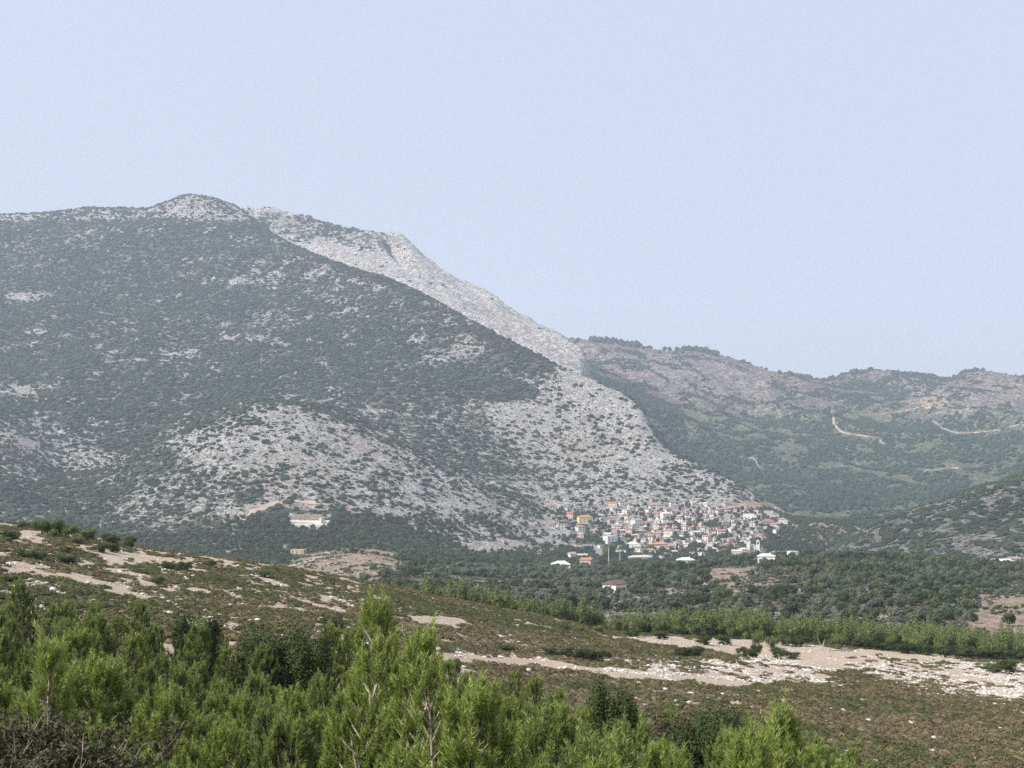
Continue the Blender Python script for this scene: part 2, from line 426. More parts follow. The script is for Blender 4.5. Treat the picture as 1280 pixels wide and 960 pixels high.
M['leaf_olive'] = foliage('brown_olive_shrub_leaves', (0.045, 0.045, 0.022), (0.095, 0.090, 0.045), None, 2.0, 0.15, 0.7)
M['heath'] = foliage('heather_foliage', (0.080, 0.062, 0.034), (0.185, 0.150, 0.082), None, 0.35, 0.05, 0.9)
M['heath_green'] = foliage('green_cushion_foliage', (0.044, 0.050, 0.018), (0.120, 0.124, 0.050), None, 0.30, 0.05, 0.9)
M['bark'] = plain('bark', (0.17, 0.13, 0.10), 0.3, 8, 0.95, 0.5)
M['bark_pale'] = plain('pale_bark', (0.42, 0.35, 0.27), 0.2, 8, 0.9, 0.3)
M['twig'] = plain('dead_grey_twigs', (0.30, 0.26, 0.21), 0.2, 10, 0.9)
def rock_mat():
    t = NT('limestone')
    n = t.noise(t.pos(), 1.6, 7, 0.65); n2 = t.noise(t.pos(), 9, 4)
    c = t.mix(t.remap(n, 0.35, 0.62), (0.30, 0.27, 0.24), (0.68, 0.64, 0.58))
    c = t.mix(t.remap(n2, 0.52, 0.7), c, (0.35, 0.29, 0.24))
    hsv = t.new("ShaderNodeHueSaturation"); t.link(c, hsv.inputs['Color'])
    t.link(t.mth('ADD', t.mth('MULTIPLY', t.rnd(), 0.45), 0.75), hsv.inputs['Value'])
    return t.finish(hsv.outputs[0], 0.9, t.bump(n2, 0.6, 0.05))
M['rock'] = rock_mat()

def mountain_mat(name, rockA, rockB, under, soil, nvec=(1, 1, 1), heath=None, fine=0.09, rot=0.0):
    """mask.r = plant cover, mask.g = bare soil, mask.b = heath or second cover"""
    t = NT(name)
    p = t.pos()
    ps = t.scale(p, *nvec, rz=rot)
    sep = t.new("ShaderNodeSeparateColor"); t.link(t.attr('mask').outputs['Color'], sep.inputs[0])
    n1 = t.noise(ps, fine, 5, 0.62); n2 = t.noise(p, fine * 4.2, 4, 0.7); nl = t.noise(p, 0.006, 3)
    rock = t.mix(t.remap(n2, 0.3, 0.7), rockA, rockB)
    rock = t.mix(t.mth('MULTIPLY', t.remap(nl, 0.4, 0.7), 0.35), rock, soil)
    crack = t.remap(t.noise(t.scale(p, 1, 0.35, 1.8, rz=0.5), fine * 1.3, 7, 0.72, 2.0), 0.50, 0.60)
    rock = t.mix(t.mth('MULTIPLY', crack, 0.42), rock, tuple(v * 0.45 for v in rockA))
    slab = t.remap(t.noise(t.scale(p, 1.2, 0.5, 2.5, rz=-0.4), 0.022, 5, 0.65, 1.0), 0.42, 0.60)
    rock = t.mix(t.mth('MULTIPLY', slab, 0.2), rock, tuple(v * 0.70 for v in rockA))
    thr = t.mth('ADD', t.mth('ADD', t.mth('MULTIPLY', t.mth('SUBTRACT', n1, 0.5), 2.4), t.mth('MULTIPLY', t.mth('SUBTRACT', n2, 0.5), 1.9)), sep.outputs[0])
    cover = t.remap(thr, 0.42, 0.62)
    u = t.mix(t.remap(n2, 0.3, 0.7), under, tuple(v * 1.7 for v in under))
    if heath: u = t.mix(sep.outputs[2], u, heath)
    c = t.mix(cover, rock, u)
    sm = t.remap(t.mth('ADD', sep.outputs[1], t.mth('MULTIPLY', t.mth('SUBTRACT', n1, 0.5), 0.7)), 0.4, 0.6)
    c = t.mix(sm, c, soil)
    return t.finish(c, 0.95, t.bump(t.mth('SUBTRACT', t.mth('ADD', n1, n2), crack), 1.0, 5.0), 0.1)
M['mountain'] = mountain_mat('mountain_ground', (0.50, 0.48, 0.455), (0.74, 0.71, 0.67), (0.085, 0.090, 0.062), (0.50, 0.40, 0.30), (1, 1, 1), (0.21, 0.17, 0.115), 0.11)
M['ridge'] = mountain_mat('ridge_limestone', (0.54, 0.515, 0.49), (0.66, 0.63, 0.595), (0.06, 0.07, 0.05), (0.52, 0.44, 0.38), (1, 0.5, 2), None, 0.06, 0.6)
M['far'] = mountain_mat('far_hill_ground', (0.25, 0.21, 0.19), (0.46, 0.41, 0.36), (0.115, 0.125, 0.080), (0.50, 0.38, 0.27), (1, 1, 2), (0.15, 0.11, 0.10), 0.05)
M['slope'] = mountain_mat('side_slope_ground', (0.42, 0.405, 0.39), (0.64, 0.61, 0.57), (0.045, 0.052, 0.032), (0.50, 0.40, 0.30), (0.6, 1.2, 1), None, 0.24)

def near_mat():
    t = NT('hillside_ground')
    p = t.pos()
    sep = t.new("ShaderNodeSeparateColor"); t.link(t.attr('mask').outputs['Color'], sep.inputs[0])
    st = t.scale(p, 1.0, 0.55, 1, rz=R(12))
    nA = t.noise(st, 0.42, 7, 0.68); nB = t.noise(p, 1.7, 5, 0.65); nC = t.noise(p, 9, 4, 0.7); nL = t.noise(p, 0.045, 3)
    soil = t.mix(t.remap(nB, 0.3, 0.7), (0.37, 0.28, 0.20), (0.55, 0.46, 0.36))
    soil = t.mix(t.mth('MULTIPLY', t.remap(nC, 0.5, 0.68), 0.6), soil, (0.60, 0.55, 0.49))
    cov = t.mix(t.remap(t.mth('ADD', nL, t.mth('MULTIPLY', nB, 0.3)), 0.55, 0.75), (0.115, 0.084, 0.052), (0.085, 0.085, 0.040))
    cov = t.mix(t.remap(nC, 0.35, 0.7), cov, (0.17, 0.13, 0.08))
    v = t.mth('ADD', sep.outputs[0], t.mth('MULTIPLY', t.mth('SUBTRACT', nA, 0.5), 0.5))
    c = t.mix(t.remap(v, 0.42, 0.56), cov, soil)
    return t.finish(c, 0.95, t.bump(t.mth('ADD', nB, nC), 0.9, 0.15), 0.1)
M['near'] = near_mat()

# ------------------------------------------------------------------ where things grow (in terms of the view from the lookout)
VIL = [(692, 640), (712, 632), (760, 630), (850, 630), (915, 634), (950, 638), (985, 646), (990, 658), (955, 664), (950, 690),
       (905, 692), (870, 704), (830, 694), (800, 702), (765, 690), (745, 668), (692, 662)]
def main_cover(px, py):
    """plant cover 0..1 on valley and mountain"""
    px, py = np.asarray(px, float), np.asarray(py, float)
    v = 0.80 + 0.16 * fbm(px / 70, py / 28, 4) - 0.32 * sstep(0.10, 0.5, fbm(px / 17 + 40 + py / 30, py / 9, 4, 0.65))
    def lo(poly, val, f=10, w=8):
        nonlocal v
        m = polymask(px, py, poly, f, w); v = v * (1 - m) + val * m
    lo([(-300, 240), (190, 240), (250, 238), (330, 250), (310, 275), (285, 278), (215, 272), (130, 275), (40, 276), (-300, 282)], 0.44, 5, 5)
    lo([(-300, 285), (80, 300), (180, 330), (180, 380), (110, 400), (60, 395), (-300, 400)], 0.74, 20, 14)
    lo([(0, 365), (60, 368), (70, 375), (10, 374)], 0.40, 6, 8)
    lo([(-100, 482), (55, 482), (50, 494), (-100, 493)], 0.42, 6, 8)
    lo([(190, 390), (280, 400), (260, 450), (190, 450)], 0.72, 14, 10)
    lo([(290, 345), (355, 345), (345, 357), (290, 358)], 0.55, 8, 10)
    lo([(300, 385), (370, 380), (370, 410), (310, 415)], 0.60, 10, 6)
    lo([(190, 438), (255, 434), (240, 450), (195, 449)], 0.46, 6, 9)
    lo([(-200, 515), (60, 525), (150, 568), (155, 592), (50, 596), (-200, 590)], 0.54, 14, 16)
    lo([(440, 445), (520, 455), (620, 430), (690, 440), (700, 480), (600, 500), (500, 520), (430, 500)], 0.78, 15, 12)
    lo([(520, 440), (610, 425), (612, 445), (530, 460)], 0.55, 8, 8)
    lo([(120, 640), (160, 600), (215, 560), (290, 520), (335, 520), (260, 580), (200, 640)], 0.74, 14, 8)
    lo([(205, 560), (260, 530), (340, 503), (450, 528), (560, 580), (640, 622), (720, 645), (700, 668), (560, 672), (470, 640), (400, 625), (330, 618), (270, 610), (240, 585)], 0.50, 12, 14)
    lo([(300, 505), (440, 530), (400, 545), (320, 535)], 0.42, 12, 8)
    lo([(560, 560), (590, 520), (620, 490), (670, 470), (735, 462), (790, 495), (816, 535), (870, 572), (950, 618), (965, 636), (900, 636), (790, 636), (700, 628), (640, 612), (590, 592)], 0.46, 12, 14)
    lo([(640, 500), (760, 470), (816, 530), (860, 575), (900, 600), (800, 590), (700, 560), (630, 530)], 0.34, 14, 10)
    lo([(700, 455), (745, 470), (800, 500), (812, 535), (770, 530), (720, 500)], 0.22, 8, 6)
    lo([(560, 545), (610, 540), (680, 600), (720, 640), (660, 636), (600, 600)], 0.50, 10, 8)
    lo([(400, 590), (560, 590), (700, 636), (745, 690), (600, 690), (520, 668), (430, 632)], 0.46, 12, 12)
    lo([(500, 505), (600, 500), (650, 570), (640, 620), (560, 575), (470, 530)], 0.66, 14, 12)
    lo([(608, 478), (640, 474), (668, 484), (672, 498), (640, 502), (612, 500)], 1.0, 4, 3)
    lo([(120, 650), (180, 600), (240, 575), (300, 610), (300, 650), (200, 660)], 0.60, 14, 10)
    lo([(280, 640), (335, 620), (420, 628), (400, 640), (345, 640), (300, 668), (278, 665)], 0.46, 8, 8)
    lo([(300, 650), (345, 632), (420, 645), (520, 665), (560, 690), (420, 690), (300, 690)], 0.96, 6, 6)
    lo([(361, 642), (414, 643), (413, 662), (364, 661)], 0.0, 2, 0)
    lo([(340, 712), (400, 690), (470, 682), (510, 700), (500, 715), (450, 728), (350, 718)], 0.30, 8, 8)
    lo(VIL, 0.55, 6, 4)
    lo([(905, 628), (960, 624), (975, 636), (920, 637)], 0.0, 3, 2)
    lo([(730, 680), (745, 682), (757, 690), (757, 699), (747, 700), (740, 688)], 0.0, 1.5, 0)
    lo([(890, 712), (945, 708), (935, 722), (880, 730)], 0.05, 4, 4)
    lo([(900, 722), (960, 718), (1010, 740), (890, 745)], 0.45, 6, 8)
    lo([(1000, 722), (1280, 720), (1300, 760), (1000, 755)], 0.80, 6, 8)
    lo([(1230, 745), (1320, 740), (1320, 800), (1210, 785)], 0.35, 6, 8)
    lo([(500, 690), (760, 705), (900, 760), (760, 800), (500, 760)], 0.68, 12, 10)
    lo([(985, 650), (1060, 655), (1050, 690), (980, 680)], 0.72, 8, 8)
    return v
def main_soil(px, py):
    s = np.zeros(np.shape(px))
    for poly, f, w, k in (([(905, 627), (960, 624), (978, 636), (920, 638)], 3, 2, 1), ([(280, 640), (335, 620), (420, 628), (400, 638), (345, 636), (300, 668), (276, 668)], 9, 8, .52),
                       ([(340, 712), (400, 690), (470, 682), (512, 700), (500, 716), (450, 730), (350, 718)], 6, 6, .9), ([(365, 642), (412, 644), (410, 656), (370, 655)], 2, 0, 1),
                       ([(890, 712), (945, 708), (935, 724), (880, 732)], 4, 4, 1), ([(1200, 740), (1330, 735), (1330, 800), (1200, 790)], 8, 10, .9), (VIL, 6, 4, .38),
                       ([(900, 722), (960, 718), (1010, 740), (890, 745)], 6, 8, .8), ([(270, 675), (300, 672), (305, 690), (275, 692)], 3, 3, 1), ([(985, 650), (1060, 655), (1050, 690), (980, 680)], 8, 8, .7),
                       ([(470, 640), (540, 640), (700, 690), (640, 692), (560, 668)], 10, 8, .35), ([(600, 590), (660, 600), (700, 640), (640, 640)], 10, 8, .3)):
        s = np.maximum(s, polymask(px, py, poly, f, w) * k)
    return s
def far_cover(px, py):
    v = 0.47 + 0.37 * sstep(500, 560, py + (px - 900) * 0.03 + 12 * fbm(np.asarray(px) / 60, np.asarray(py) / 30, 2))
    def lo(poly, val, f=10, w=8):
        nonlocal v
        m = polymask(px, py, poly, f, w); v = v * (1 - m) + val * m
    lo([(740, 462), (790, 480), (850, 510), (900, 550), (960, 600), (830, 600), (740, 520)], 0.98, 8, 8)
    lo([(738, 440), (860, 445), (960, 470), (960, 500), (850, 495), (760, 462)], 0.30, 6, 8)
    lo([(1020, 470), (1100, 480), (1060, 500), (1010, 490)], 0.6, 6, 6)
    lo([(1130, 495), (1200, 478), (1280, 478), (1290, 500), (1180, 520)], 0.30, 8, 8)
    lo([(1150, 500), (1190, 495), (1190, 510), (1160, 512)], 0.1, 4, 4)
    lo([(1050, 575), (1100, 572), (1100, 592), (1050, 590)], 0.6, 6, 6)
    return v
def slope_cover(px, py):
    v = np.full(np.shape(px), 0.49)
    v = v + 0.12 * fbm(px / 30, py / 12, 3)
    m = polymask(px, py, [(1110, 655), (1200, 615), (1330, 570), (1330, 640), (1200, 650), (1130, 665)], 8, 8)
    return v * (1 - m) + 0.52 * m
def near_bare(px, py):
    """bare soil share 0..1 on the near hillside"""
    px, py = np.asarray(px, float), np.asarray(py, float)
    st = 0.47 - 0.20 * sstep(380, 640, px) - 0.12 * sstep(620, 800, px)
    st = st - 0.12 * sstep(880, 920, py) * (px > 700)
    v = st.astype(float)
    def up(poly, val, f=3, w=3):
        nonlocal v
        m = polymask(px, py, poly, f, w); v = v * (1 - m) + val * m
    up([(750, 796), (900, 797), (1060, 810), (1160, 818), (1230, 828), (1180, 838), (1100, 836), (1020, 838), (960, 828), (880, 812), (800, 803)], 1.25, 3, 4)
    up([(1060, 820), (1290, 828), (1600, 830), (1600, 890), (1300, 880), (1200, 868), (1120, 850), (1060, 838)], 0.86, 6, 6)
    up([(520, 815), (600, 818), (680, 824), (740, 834), (830, 838), (900, 842), (960, 850), (930, 858), (860, 853), (760, 846), (690, 836), (620, 829), (540, 828)], 1.2, 2.5, 2)
    up([(760, 826), (900, 824), (1040, 838), (1050, 855), (960, 856), (850, 845)], 0.75, 4, 4)
    up([(510, 769), (575, 771), (586, 778), (560, 783), (515, 779)], 1.2, 2, 2)
    up([(870, 850), (930, 856), (925, 861), (870, 856)], 1.1, 2, 1)
    up([(0, 700), (60, 705), (200, 722), (330, 740), (300, 748), (180, 735), (0, 712)], 0.58, 5, 4)
    up([(110, 722), (190, 726), (230, 740), (150, 742)], 0.72, 4, 4)
    up([(25, 662), (60, 668), (55, 678), (25, 672)], 0.9, 3, 3)
    up([(130, 690), (160, 690), (155, 708), (132, 706)], 0.85, 3, 3)
    up([(620, 752), (740, 776), (735, 782), (620, 760)], 0.6, 3, 3)
    up([(640, 845), (900, 866), (900, 884), (700, 860)], 0.10, 5, 3)
    return v

def near_field(x, y, px, py):
    a = (x * 0.97 + y * 0.2); b = (y * 0.97 - x * 0.2)
    return near_bare(px, py) + 1.15 * fbm(a / 1.9, b / 3.6, 4, 0.8) + 0.22 * fbm(a / 12, b / 20, 2)

# ------------------------------------------------------------------ terrain meshes
def terrain(name, L, na, nd, mat, maskfn, power=1.0, a0=None, a1=None, D0=None, D1=None):
    a = np.linspace(a0 if a0 is not None else L.a0, a1 if a1 is not None else L.a1, na)
    d0, d1 = D0 or L.D0, D1 or L.D1
    D = d0 + (d1 - d0) * np.linspace(0, 1, nd) ** power
    A, DD = np.meshgrid(a, D, indexing='ij')
    X = A * DD
    Zz = L.z(X, DD)
    V = np.stack([X, DD, Zz], -1).reshape(-1, 3)
    i, j = np.meshgrid(np.arange(na - 1), np.arange(nd - 1), indexing='ij')
    b = (i * nd + j).ravel()
    F = np.stack([b, b + nd, b + nd + 1, b + 1], -1)
    me = np_mesh(name, V, F, [mat], True)
    px, py = proj(V[:, 0], V[:, 1], V[:, 2])
    mk = maskfn(px, py, V)
    at_ = me.attributes.new('mask', 'FLOAT_COLOR', 'POINT')
    c = np.ones((len(V), 4), np.float32); c[:, :3] = np.stack(mk, -1)
    at_.data.foreach_set('color', c.ravel())
    return tag(link(name, me), kind='structure')
zero = lambda p: np.zeros(p.shape)
terrain('near_hillside', NEAR, 760, 480, M['near'], lambda px, py, V: (near_field(V[:, 0], V[:, 1], px, py), zero(px), zero(px)), 1.3)
terrain('valley_and_mountain', MAIN, 720, 560, M['mountain'], lambda px, py, V: ((lambda c: c - 0.26 * (1 - sstep(0.48, 0.74, c)) * (V[:, 1] > 1400))(main_cover(px, py)), main_soil(px, py), 1 - sstep(1150, 1400, V[:, 1])))
terrain('rocky_ridge', RIDGE, 420, 360, M['ridge'], lambda px, py, V: (0.10 + 0.45 * polymask(px, py, [(250, 250), (480, 285), (500, 300), (480, 318), (420, 305), (330, 290), (260, 280)], 8, 6), zero(px), zero(px)))
terrain('far_hills', FAR, 420, 340, M['far'], lambda px, py, V: (far_cover(px, py) + 0.1, polymask(px, py, [(1150, 498), (1188, 494), (1186, 510), (1158, 512)], 4, 3),
        0.9 - sstep(485, 525, py)))
terrain('side_slope', SLOPE, 240, 160, M['slope'], lambda px, py, V: (slope_cover(px, py), zero(px), zero(px)))

# ------------------------------------------------------------------ plant meshes
def unit(v): return v / np.maximum(np.linalg.norm(v, axis=-1, keepdims=True), 1e-9)
def leaf_cloud(lobes, n, size, rng, flat=0.5, shell=0.55, quad=False):
    """n small leaf-sized faces spread through ellipsoid lobes [(cx,cy,cz,rx,ry,rz)]"""
    lob = np.array(lobes, float)
    vol = (lob[:, 3] * lob[:, 4] * lob[:, 5]) ** 0.67
    k = rng.choice(len(lob), n, p=vol / vol.sum())
    d = unit(rng.normal(size=(n, 3)))
    r = shell + (1 - shell) * rng.random(n) ** 0.6
    c = lob[k, :3] + d * lob[k, 3:] * r[:, None] * (1 + 0.10 * rng.normal(size=(n, 1)))
    nrm = unit(d + flat * rng.normal(size=(n, 3)))
    t = unit(np.cross(nrm, rng.normal(size=(n, 3)))); b = np.cross(nrm, t)
    s = size * (0.6 + 0.8 * rng.random((n, 1)))
    V = np.stack([c + t * s, c - t * s * 0.5 + b * s * 0.8, c - t * s * 0.5 - b * s * 0.8], 1).reshape(-1, 3)
    return V, np.arange(3 * n).reshape(-1, 3), r
def ico(sub):
    import bmesh
    bm = bmesh.new(); bmesh.ops.create_icosphere(bm, subdivisions=sub, radius=1)
    V = np.array([v.co[:] for v in bm.verts]); F = np.array([[v.index for v in f.verts] for f in bm.faces]); bm.free()
    return V, F
ICO1, ICO2, ICO3 = ico(1), ico(2), ico(3)
def lump(seed, sx, sy, sz, rough=0.35, src=ICO2):
    rng = np.random.default_rng(seed)
    V, F = src
    dirs = unit(rng.normal(size=(14, 3)))
    h = np.zeros(len(V))
    for d in dirs: h += rng.uniform(-1, 1.2) * np.maximum(0, V @ d) ** 6
    W = V * (1 + rough * h + 0.12 * rng.normal(size=len(V)))[:, None]
    W[:, 2] = np.maximum(W[:, 2], -0.45)
    return W * np.array([sx, sy, sz]), F
def lobes_round(rng, n, R_, H, base=0.25):
    out = [(0, 0, H * 0.55, R_ * 0.72, R_ * 0.72, H * 0.36)]
    for k in range(n):
        an, rr = rng.uniform(0, 6.28), rng.uniform(0.35, 0.7) * R_
        z = H * rng.uniform(base + 0.1, 0.85)
        s = rng.uniform(0.28, 0.45)
        out.append((rr * math.cos(an), rr * math.sin(an), z, R_ * s, R_ * s, H * s * 0.62))
    return out

hidden_protos = []
def proto(name, me):
    o = bpy.data.objects.new(name, me)             # never linked to the scene: only instanced by the ground-cover objects
    hidden_protos.append(o)
    return o
def mk_leafy(name, seed, n, size, R_, H, mat, nl=7, flat=0.45, shell=0.5, core=True):
    rng = np.random.default_rng(seed)
    lb = lobes_round(rng, nl, R_, H)
    V, F, r = leaf_cloud(lb, n, size, rng, flat, shell)
    if core:                                       # an irregular inner mass so the crown is not see-through everywhere
        for (cx, cy, cz, rx, ry, rz) in lb:
            W, G = lump(seed + int(cx * 10) + 3, rx * 0.72, ry * 0.72, rz * 0.72, 0.2, ICO1)
            F = np.concatenate([F, G + len(V)]); V = np.concatenate([V, W + (cx, cy, cz)])
    return np_mesh(name, V, F, [mat])

# --- geometry-node scatter: one object that stands for ground cover or woods nobody could count
def scatter(name, label, cat, pts, scl, rot, protos, idx, tilt=None):
    n = len(pts)
    me = bpy.data.meshes.new(name)
    me.vertices.add(n); me.vertices.foreach_set('co', np.ascontiguousarray(pts, np.float32).ravel())
    A = me.attributes.new('iscale', 'FLOAT_VECTOR', 'POINT'); A.data.foreach_set('vector', np.ascontiguousarray(scl, np.float32).ravel())
    B = me.attributes.new('irot', 'FLOAT_VECTOR', 'POINT')
    rr = np.zeros((n, 3), np.float32); rr[:, 2] = rot
    if tilt is not None: rr[:, :2] = tilt
    B.data.foreach_set('vector', rr.ravel())
    I = me.attributes.new('iidx', 'INT', 'POINT'); I.data.foreach_set('value', np.ascontiguousarray(idx, np.int32))
    me.update()
    g = bpy.data.node_groups.new(name + '_nodes', 'GeometryNodeTree')
    g.interface.new_socket('Geometry', in_out='INPUT', socket_type='NodeSocketGeometry')
    g.interface.new_socket('Geometry', in_out='OUTPUT', socket_type='NodeSocketGeometry')
    N, Lk = g.nodes, g.links
    gi, go = N.new('NodeGroupInput'), N.new('NodeGroupOutput')
    join = N.new('GeometryNodeJoinGeometry')
    for p in reversed(protos):                      # the join keeps the last link first
        oi = N.new('GeometryNodeObjectInfo'); oi.inputs['Object'].default_value = p; oi.inputs['As Instance'].default_value = True
        Lk.new(oi.outputs['Geometry'], join.inputs[0])
    ip = N.new('GeometryNodeInstanceOnPoints')
    def named(t, nm):
        a = N.new('GeometryNodeInputNamedAttribute'); a.data_type = t; a.inputs['Name'].default_value = nm
        return [s for s in a.outputs if s.enabled and s.name == 'Attribute'][0]
    e2r = N.new('FunctionNodeEulerToRotation')
    Lk.new(named('FLOAT_VECTOR', 'irot'), e2r.inputs[0]); Lk.new(e2r.outputs[0], ip.inputs['Rotation'])
    Lk.new(named('FLOAT_VECTOR', 'iscale'), ip.inputs['Scale'])
    Lk.new(named('INT', 'iidx'), ip.inputs['Instance Index'])
    ip.inputs['Pick Instance'].default_value = True
    Lk.new(gi.outputs[0], ip.inputs['Points']); Lk.new(join.outputs[0], ip.inputs['Instance'])
    Lk.new(ip.outputs[0], go.inputs[0])
    o = link(name, me)
    md = o.modifiers.new('instances', 'NODES'); md.node_group = g
    return tag(o, label, cat, None, 'stuff')

def wedge(n, a0, a1, D0, D1, rng):
    a = rng.uniform(a0, a1, n)
    y = np.sqrt(rng.uniform(D0**2, D1**2, n))
    return a * y, y

far_protos = []
for s in range(4):
    W, G = lump(40 + s, 1, 1, 0.85, 0.32, ICO2); W[:, 2] += 0.35
    far_protos.append(proto('tree_clump', np_mesh('tree_clump', W, G, [M['needle_far']])))
blue_protos = []
for s in range(3):
    W, G = lump(60 + s, 1, 1, 0.9, 0.32, ICO1); W[:, 2] += 0.4
    blue_protos.append(proto('tree_clump_far', np_mesh('tree_clump_far', W, G, [M['needle_bluish']])))

# mountain woods and scrub
rng = np.random.default_rng(21)
x, y = wedge(210000, -0.56, 0.22, 1360, 3720, rng)
a = x / y
z = layer_z(MAIN, x, y)
px, py = proj(x, y, z)
cv = main_cover(px, py)
keep = y < MAIN.line(11, a) + 45
keep &= (z > -70)
keep &= ~((py > 628) & (px > 680))
nz = 0.8 * fbm((x * 0.9 + y * 0.43) / 20, (y * 0.9 - x * 0.43) / 9, 3) + 0.5 * fbm(x / 90, y / 90, 2) + 0.3 * fbm(x / 9, y / 9, 2)
keep &= (cv + 0.75 * nz + rng.uniform(-0.36, 0.36, len(x))) > 0.5
keep &= rng.random(len(x)) < np.where(cv > 0.7, 0.72, 0.74)
x, y, z, cv = x[keep], y[keep], z[keep], cv[keep]
s = np.where(cv > 0.7, 1.9 + 2.6 * rng.random(len(x)) ** 1.6, 1.1 + 3.0 * rng.random(len(x)) ** 1.6) * np.where(y < 2100, 0.88, 1.0)
scl = np.stack([s * rng.uniform(0.9, 1.4, len(x)), s * rng.uniform(0.9, 1.2, len(x)), s * rng.uniform(0.7, 1.05, len(x))], -1)
scatter('mountain_scrub', 'grey green scrub and pine wood spread over the mountain slopes', 'scrub', np.stack([x, y, z - 0.3], -1), scl, rng.uniform(0, 6.28, len(x)), far_protos, rng.integers(0, 4, len(x)))
#print('mountain scrub', len(x))
x, y = wedge(150000, -0.56, 0.22, 1360, 3720, rng)
z = layer_z(MAIN, x, y); px, py = proj(x, y, z); cv = main_cover(px, py)
k = (cv < 0.70) & (y < MAIN.line(11, x / y) + 30) & (z > -70) & ~((py > 628) & (px > 680)) & (rng.random(len(x)) < 0.15 + 0.8 * cv * sstep(-0.5, 0.4, fbm(x / 14, y / 8, 2)))
x, y, z = x[k], y[k], z[k]; s = 0.6 + 1.3 * rng.random(len(x)) ** 1.7
scatter('slope_shrubs', 'small dark shrubs dotted between the pale limestone of the lower slopes', 'scrub', np.stack([x, y, z - 0.1], -1), np.stack([s * 1.3, s, s * 0.8], -1), rng.uniform(0, 6.28, len(x)), far_protos, rng.integers(0, 4, len(x)))
#print('small shrubs', len(x))

# scrub on the far pale ridge and a line of trees on its shoulder
x, y = wedge(26000, -0.24, 0.06, 2700, 3790, rng)
z = layer_z(RIDGE, x, y); px, py = proj(x, y, z)
m = polymask(px, py, [(240, 248), (440, 282), (470, 294), (460, 312), (410, 306), (330, 292), (240, 286)], 8, 6)
k = (rng.random(len(x)) < 0.003 + 0.85 * m * sstep(-0.25, 0.3, fbm(x / 60, y / 60, 3))) & (z > layer_z(MAIN, x, y))
x, y, z = x[k], y[k], z[k]; s = rng.uniform(1.6, 4.2, len(x))
scatter('ridge_scrub', 'dark scrub dotted over the pale rocky ridge', 'scrub', np.stack([x, y, z - 0.2], -1), np.stack([s * 1.2, s, s * 0.9], -1), rng.uniform(0, 6.28, len(x)), far_protos, rng.integers(0, 4, len(x)))

# far hills
TRACKS = [([(1040, 512), (1042, 530), (1050, 540), (1075, 545), (1098, 548), (1106, 556)], 9), ([(1166, 527), (1178, 536), (1195, 542), (1220, 541), (1250, 538)], 9), ([(1262, 534), (1285, 531)], 8),
          ([(1095, 520), (1130, 514), (1155, 508)], 7), ([(1155, 590), (1175, 587), (1198, 585)], 12), ([(935, 575), (942, 570), (946, 582), (955, 588)], 6), ([(1205, 522), (1210, 512)], 6)]
def off_tracks(px, py, lim=2.6):
    d = np.full(np.shape(px), 1e9)
    for pts, w in TRACKS:
        for (x0, y0), (x1, y1) in zip(pts, pts[1:]):
            dx, dy = x1 - x0, y1 - y0
            t = np.clip(((px - x0) * dx + (py - y0) * dy) / (dx * dx + dy * dy), 0, 1)
            d = np.minimum(d, np.hypot(px - x0 - t * dx, (py - y0 - t * dy)))
    return d > lim
x, y = wedge(130000, 0.02, 0.50, 2250, 4720, rng)
z = layer_z(FAR, x, y); px, py = proj(x, y, z)
cv = far_cover(px, py)
k = (cv + 0.9 * (fbm(x / 40, y / 40, 3) + 0.5 * fbm(x / 160, y / 160, 2)) + rng.uniform(-0.2, 0.2, len(x))) > 0.66
k &= rng.random(len(x)) < 0.6
sky_tr = (y > 4480) & (y < 4700) & ((np.abs(px - 770) < 32) | (np.abs(px - 875) < 22) | (np.abs(px - 1000) < 14) | (np.abs(px - 1075) < 12) | (np.abs(px - 830) < 60) & (rng.random(len(x)) < 0.12) | (np.abs(px - 1215) < 14) | (np.abs(px - 1010) < 60) & (rng.random(len(x)) < 0.06))
k = (k & ~((y > 4400) & ~sky_tr & (rng.random(len(x)) < 0.75))) | (sky_tr & (rng.random(len(x)) < 0.13))
k &= (z > layer_z(MAIN, x, y) - 1) & off_tracks(px, py)
st = sky_tr[k]
x, y, z = x[k], y[k], z[k]; s = (2.0 + 3.4 * rng.random(len(x)) ** 1.5) * np.where(st, 1.6, 1)
scatter('far_hill_woods', 'bluish green woods covering the distant hills', 'woods', np.stack([x, y, z - 0.2], -1), np.stack([s * 1.1, s * 1.1, s * np.where(st, 1.4, 0.95)], -1), rng.uniform(0, 6.28, len(x)), blue_protos, rng.integers(0, 3, len(x)))
#print('far woods', len(x))
# side slope scrub
x, y = wedge(17000, 0.2, 0.48, 1130, 1640, rng)
z = layer_z(SLOPE, x, y); px, py = proj(x, y, z)
k = ((slope_cover(px, py) + 0.8 * fbm(x / 10 , y / 18, 3) + rng.uniform(-0.3, 0.3, len(x))) > 0.60) & (z > layer_z(MAIN, x, y) - 1)
x, y, z = x[k], y[k], z[k]; s = rng.uniform(1.2, 3.0, len(x))
scatter('side_slope_scrub', 'dark scrub between pale rocks on the lower right slope', 'scrub', np.stack([x, y, z - 0.2], -1), np.stack([s * 1.3, s, s * 0.85], -1), rng.uniform(0, 6.28, len(x)), far_protos, rng.integers(0, 4, len(x)))

